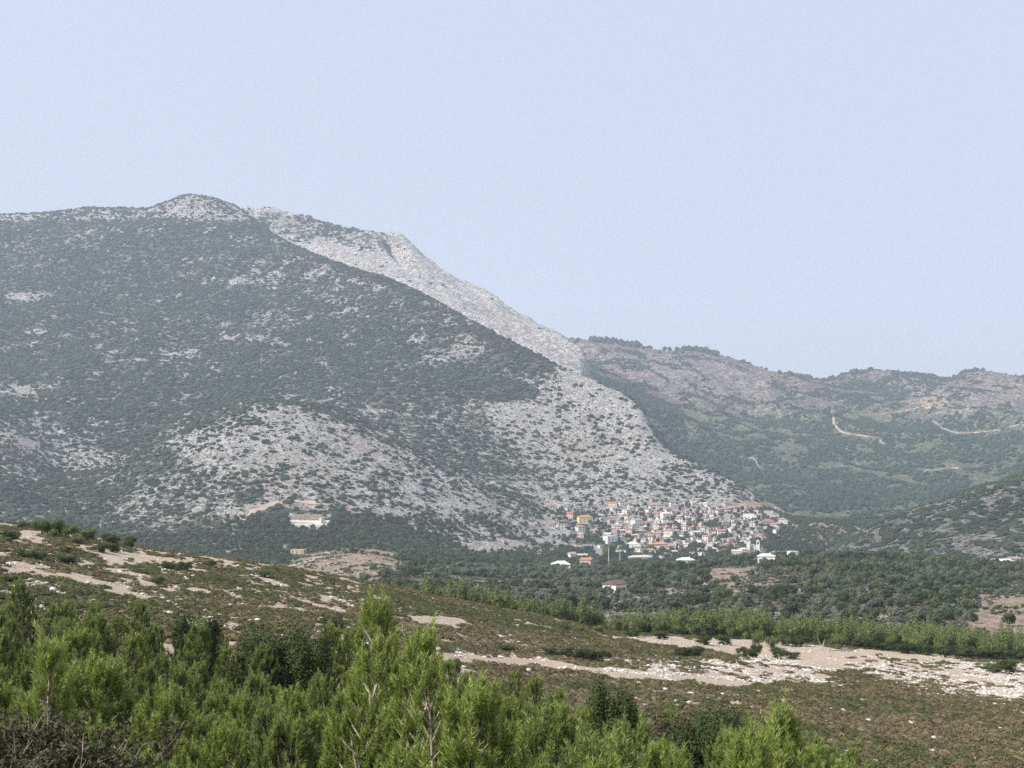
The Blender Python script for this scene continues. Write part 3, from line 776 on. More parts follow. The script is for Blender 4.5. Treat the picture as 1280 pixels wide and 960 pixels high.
# ------------------------------------------------------------------ labels that single things out
ORD = ['', 'second', 'third', 'fourth', 'fifth', 'sixth', 'seventh', 'eighth', 'ninth', 'tenth']
def nth(i, n):
    if i == 0: return 'leftmost'
    if i == n - 1: return 'rightmost'
    if i < n - 1 - i: return ORD[i] + ' from left'
    return ORD[n - 1 - i] + ' from right'
def label_all(items, maxrow=9):
    """items: (object, base label, px, py); looks alike are told apart by where they stand among their kind"""
    by = {}
    for it in items: by.setdefault(it[1], []).append(it)
    for base, ls in by.items():
        if len(ls) == 1: ls[0][0]['label'] = base; continue
        rows = [ls]
        if len(ls) > maxrow:
            ls = sorted(ls, key=lambda t: t[3]); n = len(ls); rows = [ls[:n // 3], ls[n // 3:2 * n // 3], ls[2 * n // 3:]]
        names = [''] if len(rows) == 1 else [', back', ', middle', ', front']
        for rw, nm in zip(rows, names):
            rw = sorted(rw, key=lambda t: t[2])
            for i, t in enumerate(rw):
                if len(rw) == 1: t[0]['label'] = base + nm
                elif len(rw) <= 2 * len(ORD): t[0]['label'] = f"{base}{nm}, {nth(i, len(rw))}"
                else: t[0]['label'] = base + nm
def empty(name, loc, rz=0, sc=1.0):
    o = bpy.data.objects.new(name, None); COL.objects.link(o)
    o.location = loc; o.rotation_euler = (0, 0, rz); o.scale = (sc, sc, sc); o.empty_display_size = 0.3
    return o
def ribbon(name, pts, width, mat, lift=0.25, dmin=0, jit=0.25, dmax=1e9):
    """a track draped over the ground through photograph positions"""
    W = []
    for (x0, y0), (x1, y1) in zip(pts, pts[1:]):
        n = max(2, int(math.hypot(x1 - x0, y1 - y0) / 4))
        for k in range(n): W.append((x0 + (x1 - x0) * k / n, y0 + (y1 - y0) * k / n))
    W.append(pts[-1])
    C = np.array([at(a, b, dmin, dmax) for a, b in W])
    for _ in range(2): C[1:-1] = (C[:-2] + C[1:-1] * 2 + C[2:]) / 4
    d = np.gradient(C[:, :2], axis=0); nrm = unit(np.stack([-d[:, 1], d[:, 0]], -1))
    rr = np.random.default_rng(len(pts))
    V = []
    K = 5
    for k in range(K):
        o = (k / (K - 1) - 0.5) * width * (1 + jit * rr.normal(size=len(C)) * (k in (0, K - 1)))
        xy = C[:, :2] + nrm * o[:, None]
        V.append(np.column_stack([xy, ground(xy[:, 0], xy[:, 1]) + lift]))
    V = np.array(V).reshape(-1, 3); n = len(C)
    F = [(k * n + i, k * n + i + 1, (k + 1) * n + i + 1, (k + 1) * n + i) for k in range(K - 1) for i in range(n - 1)]
    return tag(link(name, np_mesh(name, V, F, [mat], True)), kind='structure')
M['track'] = plain('track_earth', (0.40, 0.32, 0.25), 0.2, 0.05, 0.95)
M['track_red'] = plain('hill_track_earth', (0.36, 0.27, 0.21), 0.25, 0.05, 0.95)
M['asphalt'] = plain('old_asphalt', (0.24, 0.24, 0.25), 0.1, 0.1, 0.9)
for pts, w in TRACKS: ribbon('dirt_track', pts, w * 0.55, M['track_red'], 0.8, 2150, 0.5)
ribbon('dirt_track', [(300, 655), (318, 640), (340, 630), (372, 627), (400, 630), (425, 634), (450, 642)], 11, M['track'], 0.5, 1300)
ribbon('dirt_track', [(345, 712), (375, 706), (400, 696), (410, 690)], 8, M['track'], 0.5, 900)
ribbon('dirt_track', [(610, 600), (632, 612), (660, 618), (700, 632)], 7, M['track'], 0.5, 1500)
ribbon('village_road', [(728, 682), (742, 684), (752, 690), (752, 698), (766, 701), (790, 699)], 8, M['asphalt'], 0.6, 1400)

# ------------------------------------------------------------------ village buildings
WALL = {'white': plain('white_plaster', (0.74, 0.73, 0.70), 0.08, 0.8), 'cream': plain('cream_plaster', (0.66, 0.61, 0.52), 0.1, 0.8),
        'yellow': plain('yellow_plaster', (0.70, 0.62, 0.36), 0.08, 0.8), 'pink': plain('pink_plaster', (0.60, 0.46, 0.42), 0.1, 0.8),
        'stone': plain('grey_stone', (0.36, 0.34, 0.32), 0.25, 1.5, 0.95, 0.5), 'pale grey': plain('pale_grey_plaster', (0.52, 0.52, 0.54), 0.12, 0.8),
        'tan': plain('tan_plaster', (0.50, 0.39, 0.28), 0.1, 0.8)}
def tile_mat(name, col):
    t = NT(name)
    w = t.new("ShaderNodeTexWave"); t.link(t.obj(), w.inputs[0]); w.inputs['Scale'].default_value = 1.6
    n = t.noise(t.obj(), 0.9, 5)
    c = t.mix(t.remap(n, 0.3, 0.7), tuple(v * 0.72 for v in col), tuple(min(1, v * 1.2) for v in col))
    hsv = t.new("ShaderNodeHueSaturation"); t.link(c, hsv.inputs['Color'])
    t.link(t.mth('ADD', t.mth('MULTIPLY', t.rnd(), 0.4), 0.8), hsv.inputs['Value'])
    return t.finish(hsv.outputs[0], 0.85, t.bump(w.outputs['Fac'], 0.5, 0.1))
ROOF = {'terracotta': tile_mat('terracotta_tiles', (0.42, 0.21, 0.15)), 'orange': tile_mat('orange_tiles', (0.48, 0.24, 0.14)),
        'pink': tile_mat('dusty_pink_tiles', (0.40, 0.31, 0.29)), 'brown': tile_mat('brown_tiles', (0.24, 0.15, 0.11)),
        'pale': tile_mat('pale_roof', (0.55, 0.50, 0.46)), 'white': WALL['white'], 'red': tile_mat('red_tiles', (0.46, 0.16, 0.13)), 'tan': WALL['tan']}
M['glass'] = plain('window_glass', (0.035, 0.04, 0.05), 0.2, 1, 0.25)
M['frame'] = plain('window_frame', (0.55, 0.52, 0.48), 0.1, 3)
M['door'] = plain('door_wood', (0.16, 0.10, 0.06), 0.2, 3)
def m_window(w, h):
    m = MB(); m.box(-w/2, -0.07, 0, w/2, 0.02, h, 0)
    m.box(-w/2 + 0.12, -0.10, 0.12, -0.05, -0.072, h - 0.12, 1); m.box(0.05, -0.10, 0.12, w/2 - 0.12, -0.072, h - 0.12, 1)
    return m.mesh('window', [M['frame'], M['glass']])
WIN = m_window(1.4, 1.6); WIN2 = m_window(2.2, 1.9)
DOOR = MB().box(-0.6, -0.09, 0, 0.6, 0.02, 2.2).mesh('door', [M['door']])
CHIM = MB().box(-0.35, -0.35, 0, 0.35, 0.35, 1.5, 0).box(-0.45, -0.45, 1.5, 0.45, 0.45, 1.65, 0).mesh('chimney', [WALL['white']])
def wall_mesh(w, d, h, kind, rise, mat):
    m = MB(); m.box(-w/2, -d/2, -4, w/2, d/2, h)
    if kind == 'gable': m.add([(-w/2, -d/2, h), (-w/2, d/2, h), (-w/2, 0, h + rise - 0.05), (w/2, -d/2, h), (w/2, d/2, h), (w/2, 0, h + rise - 0.05)], [(0, 1, 2), (3, 5, 4)])
    return m.mesh('wall', [mat])
def roof_mesh(w, d, h, kind, rise, mat):
    m = MB(); o = 0.5; t = 0.25
    W, D_ = w/2 + o, d/2 + o
    if kind == 'flat':
        m.box(-W + 0.3, -D_ + 0.3, h + 0.003, W - 0.3, D_ - 0.3, h + 0.35)
    else:
        rx = W if kind == 'gable' else max(W - D_, 0.2)
        hz = h + 0.02
        top = [(-W, -D_, hz), (W, -D_, hz), (W, D_, hz), (-W, D_, hz), (-rx, 0, hz + rise), (rx, 0, hz + rise)]
        m.add(top, [(0, 1, 5, 4), (2, 3, 4, 5), (1, 2, 5), (3, 0, 4)])
        m.add([(-W, -D_, hz - t), (W, -D_, hz - t), (W, D_, hz - t), (-W, D_, hz - t), (-W, -D_, hz), (W, -D_, hz), (W, D_, hz), (-W, D_, hz)],
              [(3, 2, 1, 0), (0, 1, 5, 4), (1, 2, 6, 5), (2, 3, 7, 6), (3, 0, 4, 7)])
    return m.mesh('roof', [mat])
house_items, houses_xy = [], []
def house(px, py, w, d, h, kind, wall, roof, rz=0, label=None, name='house', rows=1, rise=None, chim=True, dmin=900, win=3, sink=0.0, group='houses of the village', dd=None):
    x, y, z = at(px, py, dmin)
    rise = rise or 0.22 * d
    o = empty(name, (x, y, z - sink), rz)
    tag(o, label, 'house', group)
    link('wall', wall_mesh(w, d, h, kind, rise, WALL[wall]), o)
    rf = link('roof', roof_mesh(w, d, h, kind, rise, ROOF[roof]), o)
    if chim and kind != 'flat': link('chimney', CHIM, rf, (w * 0.22, d * 0.12, h + rise * 0.45))
    for r_ in range(rows):
        z0 = 0.9 + r_ * 3.0
        if z0 + 1.7 > h: break
        for k in range(win):
            xx = (k + 0.5) / win * w - w/2
            if r_ == 0 and k == win // 2: link('door', DOOR, o, (xx, -d/2, 0.0)); continue
            link('window', WIN, o, (xx, -d/2, z0))
        link('window', WIN, o, (-w/2, 0, z0), R(-90))
    houses_xy.append((x, y, max(w, d)))
    return o, x, y, z
# the houses one can pick out
LMK = []
def named(px, py, *a, **k):
    o = house(px, py, *a, **k)[0]; LMK.append((px, py)); return o
named(731, 654, 19, 10, 8.5, 'hip', 'yellow', 'orange', R(14), 'large yellow mansion with orange hipped roof at the village\'s upper left', rows=2, win=4)
named(713, 648, 9, 8, 7, 'gable', 'pink', 'red', R(-20), 'pink house with red roof just left of the yellow mansion', rows=2)
named(763, 679, 15, 11, 8.5, 'flat', 'white', 'white', R(28), 'big white cube house with dark windows above the round poplar tree', rows=2, win=3)
named(791, 684, 14, 10, 4.5, 'hip', 'white', 'white', R(-8), 'white villa with low white hipped roof in the village\'s lower middle')
named(825, 684, 17, 10, 4, 'hip', 'tan', 'orange', R(4), 'long house with bright orange hipped roof near the village\'s lower edge')
named(812, 692, 14, 10, 4, 'hip', 'white', 'terracotta', R(-6), 'white house with wide red hipped roof below the bright orange roof')
named(822, 690, 4, 6, 5.2, 'gable', 'yellow', 'pale', R(0), 'narrow yellow house end beside the wide red hipped roof', chim=False, win=1)
named(701, 711, 13, 8, 3.4, 'hip', 'white', 'white', R(6), 'lone white bungalow with white roof among trees, lower left of the village', rise=2.4)
named(734, 707, 10, 8, 5, 'gable', 'tan', 'orange', R(-30), 'small house with orange walls and roof right of the white bungalow')
named(715, 699, 7, 8, 6, 'gable', 'white', 'pink', R(20), 'narrow white house with pink roof above the white bungalow')
named(728, 698, 11, 7, 3.6, 'gable', 'cream', 'pale', R(0), 'low cream house with pale roof beside the grey road')
named(800, 701, 24, 9, 4.2, 'hip', 'cream', 'pale', R(10), 'long pale low building with arched front at the village\'s bottom edge', win=6)
named(812, 700, 7, 8, 5.0, 'flat', 'white', 'pale', R(8), 'white cube wing at the right end of the long pale building')
named(776, 692, 12, 7, 4, 'flat', 'white', 'pink', R(-12), 'white flat roofed house right of the round poplar tree')
named(857, 707, 13, 8, 4.4, 'hip', 'white', 'white', R(-5), 'white villa with white hipped roof standing apart below the village')
named(929, 692, 10, 8, 5, 'hip', 'yellow', 'yellow' if 'yellow' in ROOF else 'pale', R(10), 'bright yellow house just left of the bell tower church')
named(921, 694, 11, 8, 4.5, 'gable', 'cream', 'pale', R(-10), 'cream house with pale roof left of the bright yellow house')
named(958, 703, 11, 7, 4.2, 'hip', 'white', 'white', R(-12), 'white house with white pitched roof right below the church')
named(991, 697, 6, 5, 4, 'flat', 'white', 'white', R(15), 'small white block standing alone at the village\'s lower right', win=1)
named(972, 693, 16, 5, 3.2, 'flat', 'white', 'pale', R(-4), 'long low white wall-like building right of the church', win=4)
named(961, 646, 13, 8, 8, 'flat', 'pale grey', 'pale', R(-8), 'pale bluish grey three storey block at the village\'s upper right', rows=2)
named(960, 657, 17, 10, 5, 'hip', 'pink', 'terracotta', R(6), 'wide house with terracotta hipped roof below the bluish grey block', rise=3.6)
named(977, 654, 14, 9, 5, 'hip', 'white', 'pink', R(-6), 'white house with dusty pink roof at the village\'s right end')
named(936, 648, 15, 8, 6, 'flat', 'white', 'white', R(-15), 'long white flat roofed building left of the bluish grey block')
named(702, 661, 12, 8, 6, 'flat', 'cream', 'pale', R(10), 'unfinished cream house on the left outskirts of the village', rows=2)
named(766, 634, 12, 8, 6, 'gable', 'cream', 'orange', R(-6), 'cream house with orange roof at the village\'s top edge')
named(832, 650, 12, 9, 9, 'hip', 'white', 'white', R(20), 'tall bright white house in the upper middle of the village', rows=2)
named(836, 672, 12, 11, 9, 'gable', 'cream', 'pink', R(75), 'tall cream gabled house in the middle of the village', rows=2)
named(795, 657, 12, 9, 7.5, 'gable', 'white', 'pink', R(40), 'white two storey house with pink roof in the village\'s left middle', rows=2)
named(768, 741, 9, 7, 4.2, 'gable', 'white', 'brown', R(55), 'small white gabled house with brown roof hidden in the olive groves', dmin=420, group='lone houses in the valley', chim=False)
named(1150, 640, 15, 9, 3.6, 'flat', 'tan', 'pale', R(12), 'pale flat roofed farmhouse in the trees at the foot of the right slope', dmin=1750, group='lone houses in the valley')
named(1246, 706, 22, 7, 3.4, 'gable', 'white', 'white', R(6), 'long low white roofed shed behind the wooded rise on the right', dmin=1000, group='lone houses in the valley', chim=False)
named(1268, 705, 9, 7, 4, 'gable', 'pink', 'pink', R(-10), 'pink roofed house behind the wooded rise at the right edge', dmin=1000, group='lone houses in the valley')
named(374, 692, 13, 10, 3.4, 'flat', 'tan', 'tan', R(-16), 'flat roofed tan house among oaks below the white terrace', dmin=1100, group='lone houses in the valley')
named(358, 686, 5, 5, 3, 'flat', 'cream', 'tan', R(10), 'small tan shed left of the flat roofed tan house', dmin=1100, group='lone houses in the valley', win=1)
# church with twin bell towers
x, y, z = at(941, 691, 1400)
ch = empty('church', (x, y, z), R(-10)); tag(ch, 'white church with twin bell towers at the village\'s lower right', 'church'); LMK.append((941, 685))
link('wall', MB().box(-6, -4, -4, 7, 12, 6.5).add([(-6, -4, 6.5), (7, -4, 6.5), (0.5, -4, 9.5), (-6, 12, 6.5), (7, 12, 6.5), (0.5, 12, 9.5)], [(0, 1, 2), (3, 5, 4)]).mesh('wall', [WALL['white']]), ch)
link('roof', MB().add([(-6.5, -4.3, 6.3), (0.5, -4.3, 9.75), (7.5, -4.3, 6.3), (-6.5, 12.3, 6.3), (0.5, 12.3, 9.75), (7.5, 12.3, 6.3)], [(0, 3, 4, 1), (1, 4, 5, 2), (0, 1, 2), (3, 5, 4)]).mesh('roof', [ROOF['pale']]), ch)
for sx, hh in ((-5.0, 16.5), (6.0, 14.0)):
    tw = MB(); tw.box(-1.9, -1.9, -4, 1.9, 1.9, hh - 4)
    for cx in (-1.5, 1.5):
        for cy in (-1.5, 1.5): tw.box(cx - 0.4, cy - 0.4, hh - 4, cx + 0.4, cy + 0.4, hh - 1)
    tw.box(-2.1, -2.1, hh - 1, 2.1, 2.1, hh - 0.6)
    t_ = link('bell_tower', tw.mesh('bell_tower', [WALL['white']]), ch, (sx, -5.2, 0))
    V, F = ICO2; V = V[:, :] * np.array([1.7, 1.7, 1.6]); V[:, 2] = np.maximum(V[:, 2], 0)
    link('dome', np_mesh('dome', V + np.array([0, 0, hh - 0.6]), F, [WALL['white']], True), t_)
    link('cross', MB().box(-0.1, -0.1, hh + 0.9, 0.1, 0.1, hh + 2.4).box(-0.5, -0.1, hh + 1.6, -0.1, 0.1, hh + 1.8).box(0.1, -0.1, hh + 1.6, 0.5, 0.1, hh + 1.8).mesh('cross', [M['door']]), t_)
for kx in (-2.5, 0.5, 3.5): link('window', WIN2, ch, (kx, -4, 3.0))
link('door', DOOR, ch, (0.5, -4.0, 0))
link('annex', MB().box(7, -3, -4, 13, 9, 4).mesh('annex', [WALL['white']]), ch)
houses_xy.append((x, y, 16))
# the rest of the village, row behind row up the slope
rr = random.Random(42)
HW = {'white': 10, 'cream': 8, 'pink': 2, 'stone': 3, 'pale grey': 6, 'tan': 1}
HR = {'terracotta': 10, 'pink': 9, 'brown': 3, 'pale': 6, 'orange': 1}
LMN = [((731, 650), 'the yellow mansion'), ((763, 675), 'the white cube house'), ((832, 648), 'the tall white house'), ((941, 682), 'the bell tower church'),
       ((961, 643), 'the grey block'), ((825, 682), 'the orange roof'), ((857, 704), 'the lone villa')]
def rel(px, py):
    (lx, ly), nm = min(LMN, key=lambda t: math.hypot(t[0][0] - px, (t[0][1] - py) * 2.2))
    dx, dy = px - lx, (py - ly) * 2.2
    if abs(dx) > abs(dy): return ('right of ' if dx > 0 else 'left of ') + nm
    return ('below ' if dy > 0 else 'above ') + nm
n_h = 0
py_ = 633.0
while py_ < 710:
    px_ = 684 + rr.uniform(0, 8)
    while px_ < 1000:
        qx, qy = px_ + rr.uniform(-2, 2), py_ + rr.uniform(-1.6, 1.6)
        px_ += rr.uniform(7.5, 12.5)
        inside = polymask(np.array([qx]), np.array([qy]), VIL, 12, 0)[0] > 0.12
        edge = polymask(np.array([qx]), np.array([qy]), VIL, 9, 0)[0]
        dens = (0.92 if (qx > 780 and qy < 682) else 0.6) * (0.25 + 0.75 * edge)
        if qx < 760: dens = 0.33
        if not inside or rr.random() > dens: continue
        if any(abs(qx - a) < 9 and abs(qy - b + 1) < 5.0 for a, b in LMK): continue
        wall = rr.choices(list(HW), HW.values())[0]; roof = rr.choices(list(HR), HR.values())[0]
        kind = rr.choices(['gable', 'hip', 'flat'], [5, 3, 2])[0]
        size = rr.choice(['small', 'small', 'medium', 'large'])
        w = {'small': 5.6, 'medium': 7.4, 'large': 9.8}[size] * rr.uniform(0.9, 1.15); d = w * rr.uniform(0.65, 0.95)
        h = rr.choice([3.2, 3.4, 5.6]) if size != 'small' else rr.choice([2.9, 3.2, 5.0])
        if kind == 'flat': roof = 'pale'
        tall = 'two storey' if h > 5 else 'low'
        lbl = f"{size} {wall} house, {roof} roof, {rel(qx, qy)}"
        o, x, y, z = house(qx, qy, w, d, h, kind, wall, roof, rr.choice([0, 0, R(90)]) + rr.uniform(-0.8, 0.8), None, rows=2 if h > 5 else 1, chim=rr.random() < 0.5, win=rr.choice([2, 3]), dmin=1400)
        house_items.append((o, lbl, qx, qy)); n_h += 1
    py_ += 4.3
label_all(house_items)
#print('houses', n_h)
# pale poles at the road
for (px, py, hgt, lb) in ((761, 707, 15, 'pale concrete utility pole in front of the round poplar tree'), (775, 708, 11, 'shorter pale utility pole right of the round poplar tree')):
    x, y, z = at(px, py, 1200)
    p = empty('utility_pole', (x, y, z)); tag(p, lb, 'pole', 'utility poles by the village road')
    link('shaft', MB().tube([(0, 0, -1), (0, 0, hgt)], [0.42, 0.26], 8).mesh('shaft', [WALL['pale grey']]), p)
    link('crossarm', MB().box(-1.3, -0.12, hgt - 1.2, 1.3, 0.12, hgt - 0.95).mesh('crossarm', [M['bark']]), p)
# white walled terrace on the spur's foot
x, y, z = at(388, 656, 1300); z += 1.0
tr = empty('walled_terrace', (x, y, z), R(-4)); tag(tr, 'white walled terrace with pale sandy court at the foot of the rocky spur', 'terrace')
link('retaining_wall', MB().box(-19, -9, -8, 19, -8, -0.4).box(-19, -8, -6, -18, 10, 0.6).box(18, -8, -6, 19, 10, 0.6).mesh('retaining_wall', [WALL['cream']]), tr)
link('court', MB().box(-18, -8, -5, 18, 10, 0.2).mesh('court', [WALL['cream']]), tr)
link('boundary_wall', MB().box(-18, 10, -5, 18, 10.8, 3.2).box(-24, 10.8, -5, -14, 11.6, 3.6).mesh('boundary_wall', [WALL['white']]), tr)
link('gate_pillar', MB().box(8, 7, 0.2, 10, 9, 5.6).box(7.7, 6.7, 5.6, 10.3, 9.3, 6.0).mesh('gate_pillar', [WALL['white']]), tr)

# ------------------------------------------------------------------ valley trees
def with_trunk(name, crown, H, mat_leaf, rad=0.22):
    return crown
vp, vkinds = [], []
def vproto(kind, seed, mat, R_, H, n=420, size=0.36, nl=7, flat=0.45):
    me = mk_leafy(kind, seed, n, size, R_, H, M[mat], nl, flat)
    vp.append(me); vkinds.append(kind)
vproto('oak_tree', 101, 'oak', 3.0, 5.0); vproto('oak_tree', 102, 'oak', 3.3, 4.4); vproto('oak_tree', 103, 'oak', 2.6, 5.2)
vproto('olive_tree', 104, 'olive', 2.4, 3.8, 360, 0.34, 6); vproto('olive_tree', 105, 'olive', 2.7, 3.6, 360, 0.34, 6)
vproto('bushy_tree', 106, 'valley_green', 2.7, 5.2); vproto('bushy_tree', 107, 'valley_green', 2.9, 4.4)
def near_horizon(px):
    D = np.linspace(60, 340, 120); out = []
    for q in px:
        a = (q - 640) / FPX; zz = layer_z(NEAR, a * D, D); _, yy = proj(a * D, D, zz); out.append(yy.min())
    return np.array(out)
hx = np.linspace(-200, 1500, 120); hy = near_horizon(hx)
rng = np.random.default_rng(77)
def poisson(n, a0, a1, D0, D1, sep, rng):
    x, y = wedge(n, a0, a1, D0, D1, rng)
    gx, gy = np.floor(x / sep).astype(int), np.floor(y / sep).astype(int)
    _, i = np.unique(gx * 100003 + gy, return_index=True)
    return x[i], y[i]
x, y = poisson(90000, -0.38, 0.40, 300, 2120, 7.4, rng)
z = layer_z(MAIN, x, y); px, py = proj(x, y, z)
cv = main_cover(px, py)
ok = (py - 28 - 9 * 900 / y < np.interp(px, hx, hy)) & (z > layer_z(NEAR, x, y)) & (z > layer_z(SLOPE, x, y))
terr = np.sin((y + 60 * fbm(x / 120, y / 200, 2)) / 8.5) * (y < 1250)
ok &= (cv + 0.5 * fbm(x / 38, y / 38, 3) + 0.22 * terr + rng.uniform(-0.15, 0.15, len(x))) > np.where(y < 1300, 0.75, 0.52)
ok &= (y < 1400) | ((px > 280) & (py > 645)) | (px > 680) | (py > 670)
ok &= (y < 1400) | (px < 680) | (py > 636)
vmask = polymask(px, py, VIL, 3, 0) > 0.5
ok |= vmask & (y > 1500) & (rng.random(len(x)) < 0.3)
hxy = np.array(houses_xy)
dh = np.full(len(x), 1e9)
for hx_, hy_, hs in houses_xy:
    dh = np.minimum(dh, np.where((y < hy_ + hs) & (y > hy_ - 26 - 10 * (hs > 11)) & (np.abs(x - hx_) < hs * 0.5 + 1.0), 0, 99))
ok &= (dh > 1) | (vmask & (rng.random(len(x)) < 0.34))
x, y, z, px, py = x[ok], y[ok], z[ok], px[ok], py[ok]
olive = (fbm(x / 90 + 7, y / 90, 2) > -0.25) & (y < 1200) & (py > 690)
kind = np.where(olive & (rng.random(len(x)) < np.where(px < 800, 0.75, 0.5)), rng.integers(3, 5, len(x)), np.where(rng.random(len(x)) < np.where(y > 1150, 0.8, 0.45), rng.integers(0, 3, len(x)), rng.integers(5, 7, len(x))))
s = rng.uniform(0.7, 1.25, len(x)) * np.where(y > 1100, 1.12, np.where(y < 700, 0.85, 1.0)); rot = rng.uniform(0, 6.28, len(x))
size_px = s / y * (py > 690) * (py < np.interp(px, hx, hy) - 1)
order = np.argsort(-size_px); pick = np.zeros(len(x), bool)
inframe = (px > 5) & (px < 1275)
cnt = {'oak_tree': 0, 'olive_tree': 0, 'bushy_tree': 0}
sel = []
for i in order:
    if not inframe[i] or size_px[i] <= 0: continue
    if len(sel) >= 290: break
    k = vkinds[kind[i]]
    sel.append(i); pick[i] = True
VL = {'oak_tree': 'dark green round oak', 'olive_tree': 'grey green olive tree', 'bushy_tree': 'mid green bushy tree'}
def vzone(px, py):
    if px < 520: return 'below the tan bank'
    for lim, nm in ((640, 'left of the gabled house'), (768, 'near the gabled house'), (880, 'left of the tan clearing'), (960, 'around the tan clearing'), (1060, 'right of the tan clearing'), (1170, 'on the wooded rise')):
        if px < lim: return nm
    return 'below the pink roofed house'
items = []
for i in sel:
    k = vkinds[kind[i]]
    o = link(k, vp[kind[i]], None, (x[i], y[i], z[i] - 0.2), rot[i], float(s[i]))
    tag(o, None, 'tree', 'trees of the valley groves')
    sz = 'small' if s[i] < 0.72 else ('large' if s[i] > 0.95 else 'middling')
    items.append((o, f"{sz} {VL[k]} {vzone(px[i], py[i])}", px[i], py[i]))
label_all(items, 12)
vprot = [proto('valley_tree', m) for m in vp]
r_ = ~pick
scatter('valley_woods', 'mixed olive and oak woods filling the valley and the village gardens', 'woods', np.stack([x[r_], y[r_], z[r_] - 0.2], -1), np.repeat(s[r_][:, None], 3, 1), rot[r_], vprot, kind[r_])
#print('valley trees', len(x), len(sel))
# low undergrowth between valley trees
x, y = wedge(60000, -0.30, 0.40, 380, 1250, rng)
z = layer_z(MAIN, x, y); px, py = proj(x, y, z); cv = main_cover(px, py)
ok = (py - 3 < np.interp(px, hx, hy)) & (z > layer_z(NEAR, x, y)) & (z > layer_z(SLOPE, x, y)) & ((cv * 0.8 + 0.8 * fbm(x / 12, y / 12, 3)) > 0.42)
x, y, z = x[ok], y[ok], z[ok]; s = rng.uniform(0.14, 0.42, len(x))
scatter('valley_undergrowth', 'low scrub growing between the valley trees', 'scrub', np.stack([x, y, z - 0.1], -1), np.stack([s, s, s * 0.7], -1), rng.uniform(0, 6.28, len(x)), vprot, rng.choice([1, 3, 4, 6, 6], len(x)))
# the big round poplar
x, y, z = at(761, 703, 1300)
pt = empty('poplar_tree', (x, y, z)); tag(pt, 'tall round mid green tree beside the grey village road', 'tree')
link('crown', mk_leafy('crown', 300, 3000, 0.5, 8.0, 22, M['belt'], 13), pt); link('trunk', MB().tube([(0, 0, -1), (0.2, 0, 5), (0, 0, 10)], [0.6, 0.45, 0.2], 7).mesh('trunk', [M['bark']]), pt)

# ------------------------------------------------------------------ belt of young pines behind the near ridge
belt = []
for sd, (R_, H, nl) in enumerate(((1.9, 4.2, 10), (2.2, 3.9, 12), (1.7, 4.8, 9), (2.4, 4.3, 12))):
    rg = np.random.default_rng(500 + sd)
    lb = lobes_round(rg, nl, R_, H, 0.12)
    lb += [(l[0] * 1.05, l[1] * 1.05, l[2] + l[5] * 1.1, l[3] * 0.45, l[4] * 0.45, l[5] * 1.0) for l in lb[1:]]
    V, F, r = leaf_cloud(lb, 2600, 0.12, rg, 0.6, 0.45)
    for (cx, cy, cz, rx, ry, rz) in lb[:nl]:
        W, G = lump(sd + 9, rx * 0.6, ry * 0.6, rz * 0.6, 0.2, ICO1)
        F = np.concatenate([F, G + len(V)]); V = np.concatenate([V, W + (cx, cy, cz)])
    me = np_mesh('crown', V, F, [M['belt']])
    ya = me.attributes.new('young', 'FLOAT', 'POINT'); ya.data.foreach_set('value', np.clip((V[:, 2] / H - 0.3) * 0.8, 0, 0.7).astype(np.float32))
    tk = MB().tube([(0, 0, -0.5), (0.1, 0.05, H * 0.4), (0, 0, H * 0.75)], [0.13, 0.09, 0.04], 6).mesh('trunk', [M['bark']])
    belt.append((me, tk, H))
rg = random.Random(5)
def crestD(px):
    a = (px - 640) / FPX
    return float(NEAR.line(5, a))
cands = []
D_ = 205.0
while D_ < 340:
    pxx = 490.0
    while pxx < 1480:
        q = pxx + rg.uniform(-6, 6); dq = D_ + rg.uniform(-2, 2)
        pxx += 3.6 * FPX / D_ * rg.uniform(0.85, 1.2)
        cd = crestD(q)
        back = 30 if q < 660 else (42 if q < 755 else 95)
        front = 5 if q < 760 else (7 if q < 930 else 9)
        if dq < cd + front or dq > cd + back or rg.random() < 0.12: continue
        cands.append((q, dq))
    D_ += 4.4
rg.shuffle(cands)
cands = sorted(cands, key=lambda t: t[1] + (60 if t[0] > 1310 else 0))[:330] if len(cands) > 330 else cands
items = []
for q, dq in cands[:298]:
    a = (q - 640) / FPX; xx = a * dq; zz = float(NEAR.z(np.array([xx]), np.array([dq]))[0])
    me, tk, H = belt[rg.randrange(4)]
    top = np.interp(q, [490, 520, 600, 640, 700, 745, 765, 800, 900, 1000, 1100, 1200, 1300], [728, 723, 731, 738, 746, 752, 749, 749, 757, 764, 772, 779, 786]) + rg.choice([rg.uniform(-2, 8), rg.uniform(6, 18)])
    hmax = (600 - top) / FPX * dq - zz
    hh = min(rg.uniform(2.6, 5.4), hmax)
    if hh < 1.2: continue
    sc = hh / H
    o = empty('pine_tree', (xx, dq, zz - 0.1), rg.uniform(0, 6.28), sc); tag(o, None, 'tree', 'young pines in the belt beyond the near hillside')
    o.scale = (sc * rg.uniform(0.9, 1.25), sc * rg.uniform(0.9, 1.25), sc)
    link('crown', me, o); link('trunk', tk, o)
    zn = 'in the thin row along the near ridge' if q < 660 else ('left of the bare terrace' if q < 765 else ('behind the left half of the bare terrace' if q < 900 else ('behind the right half of the bare terrace' if q < 1110 else 'beyond the rocky field on the right')))
    szl = 'short' if hh < 3.0 else ('tall' if hh > 4.2 else 'bushy')
    items.append((o, f"{szl} green pine {zn}", q, -dq))
label_all(items, 8)
#print('belt', len(items), len(cands))

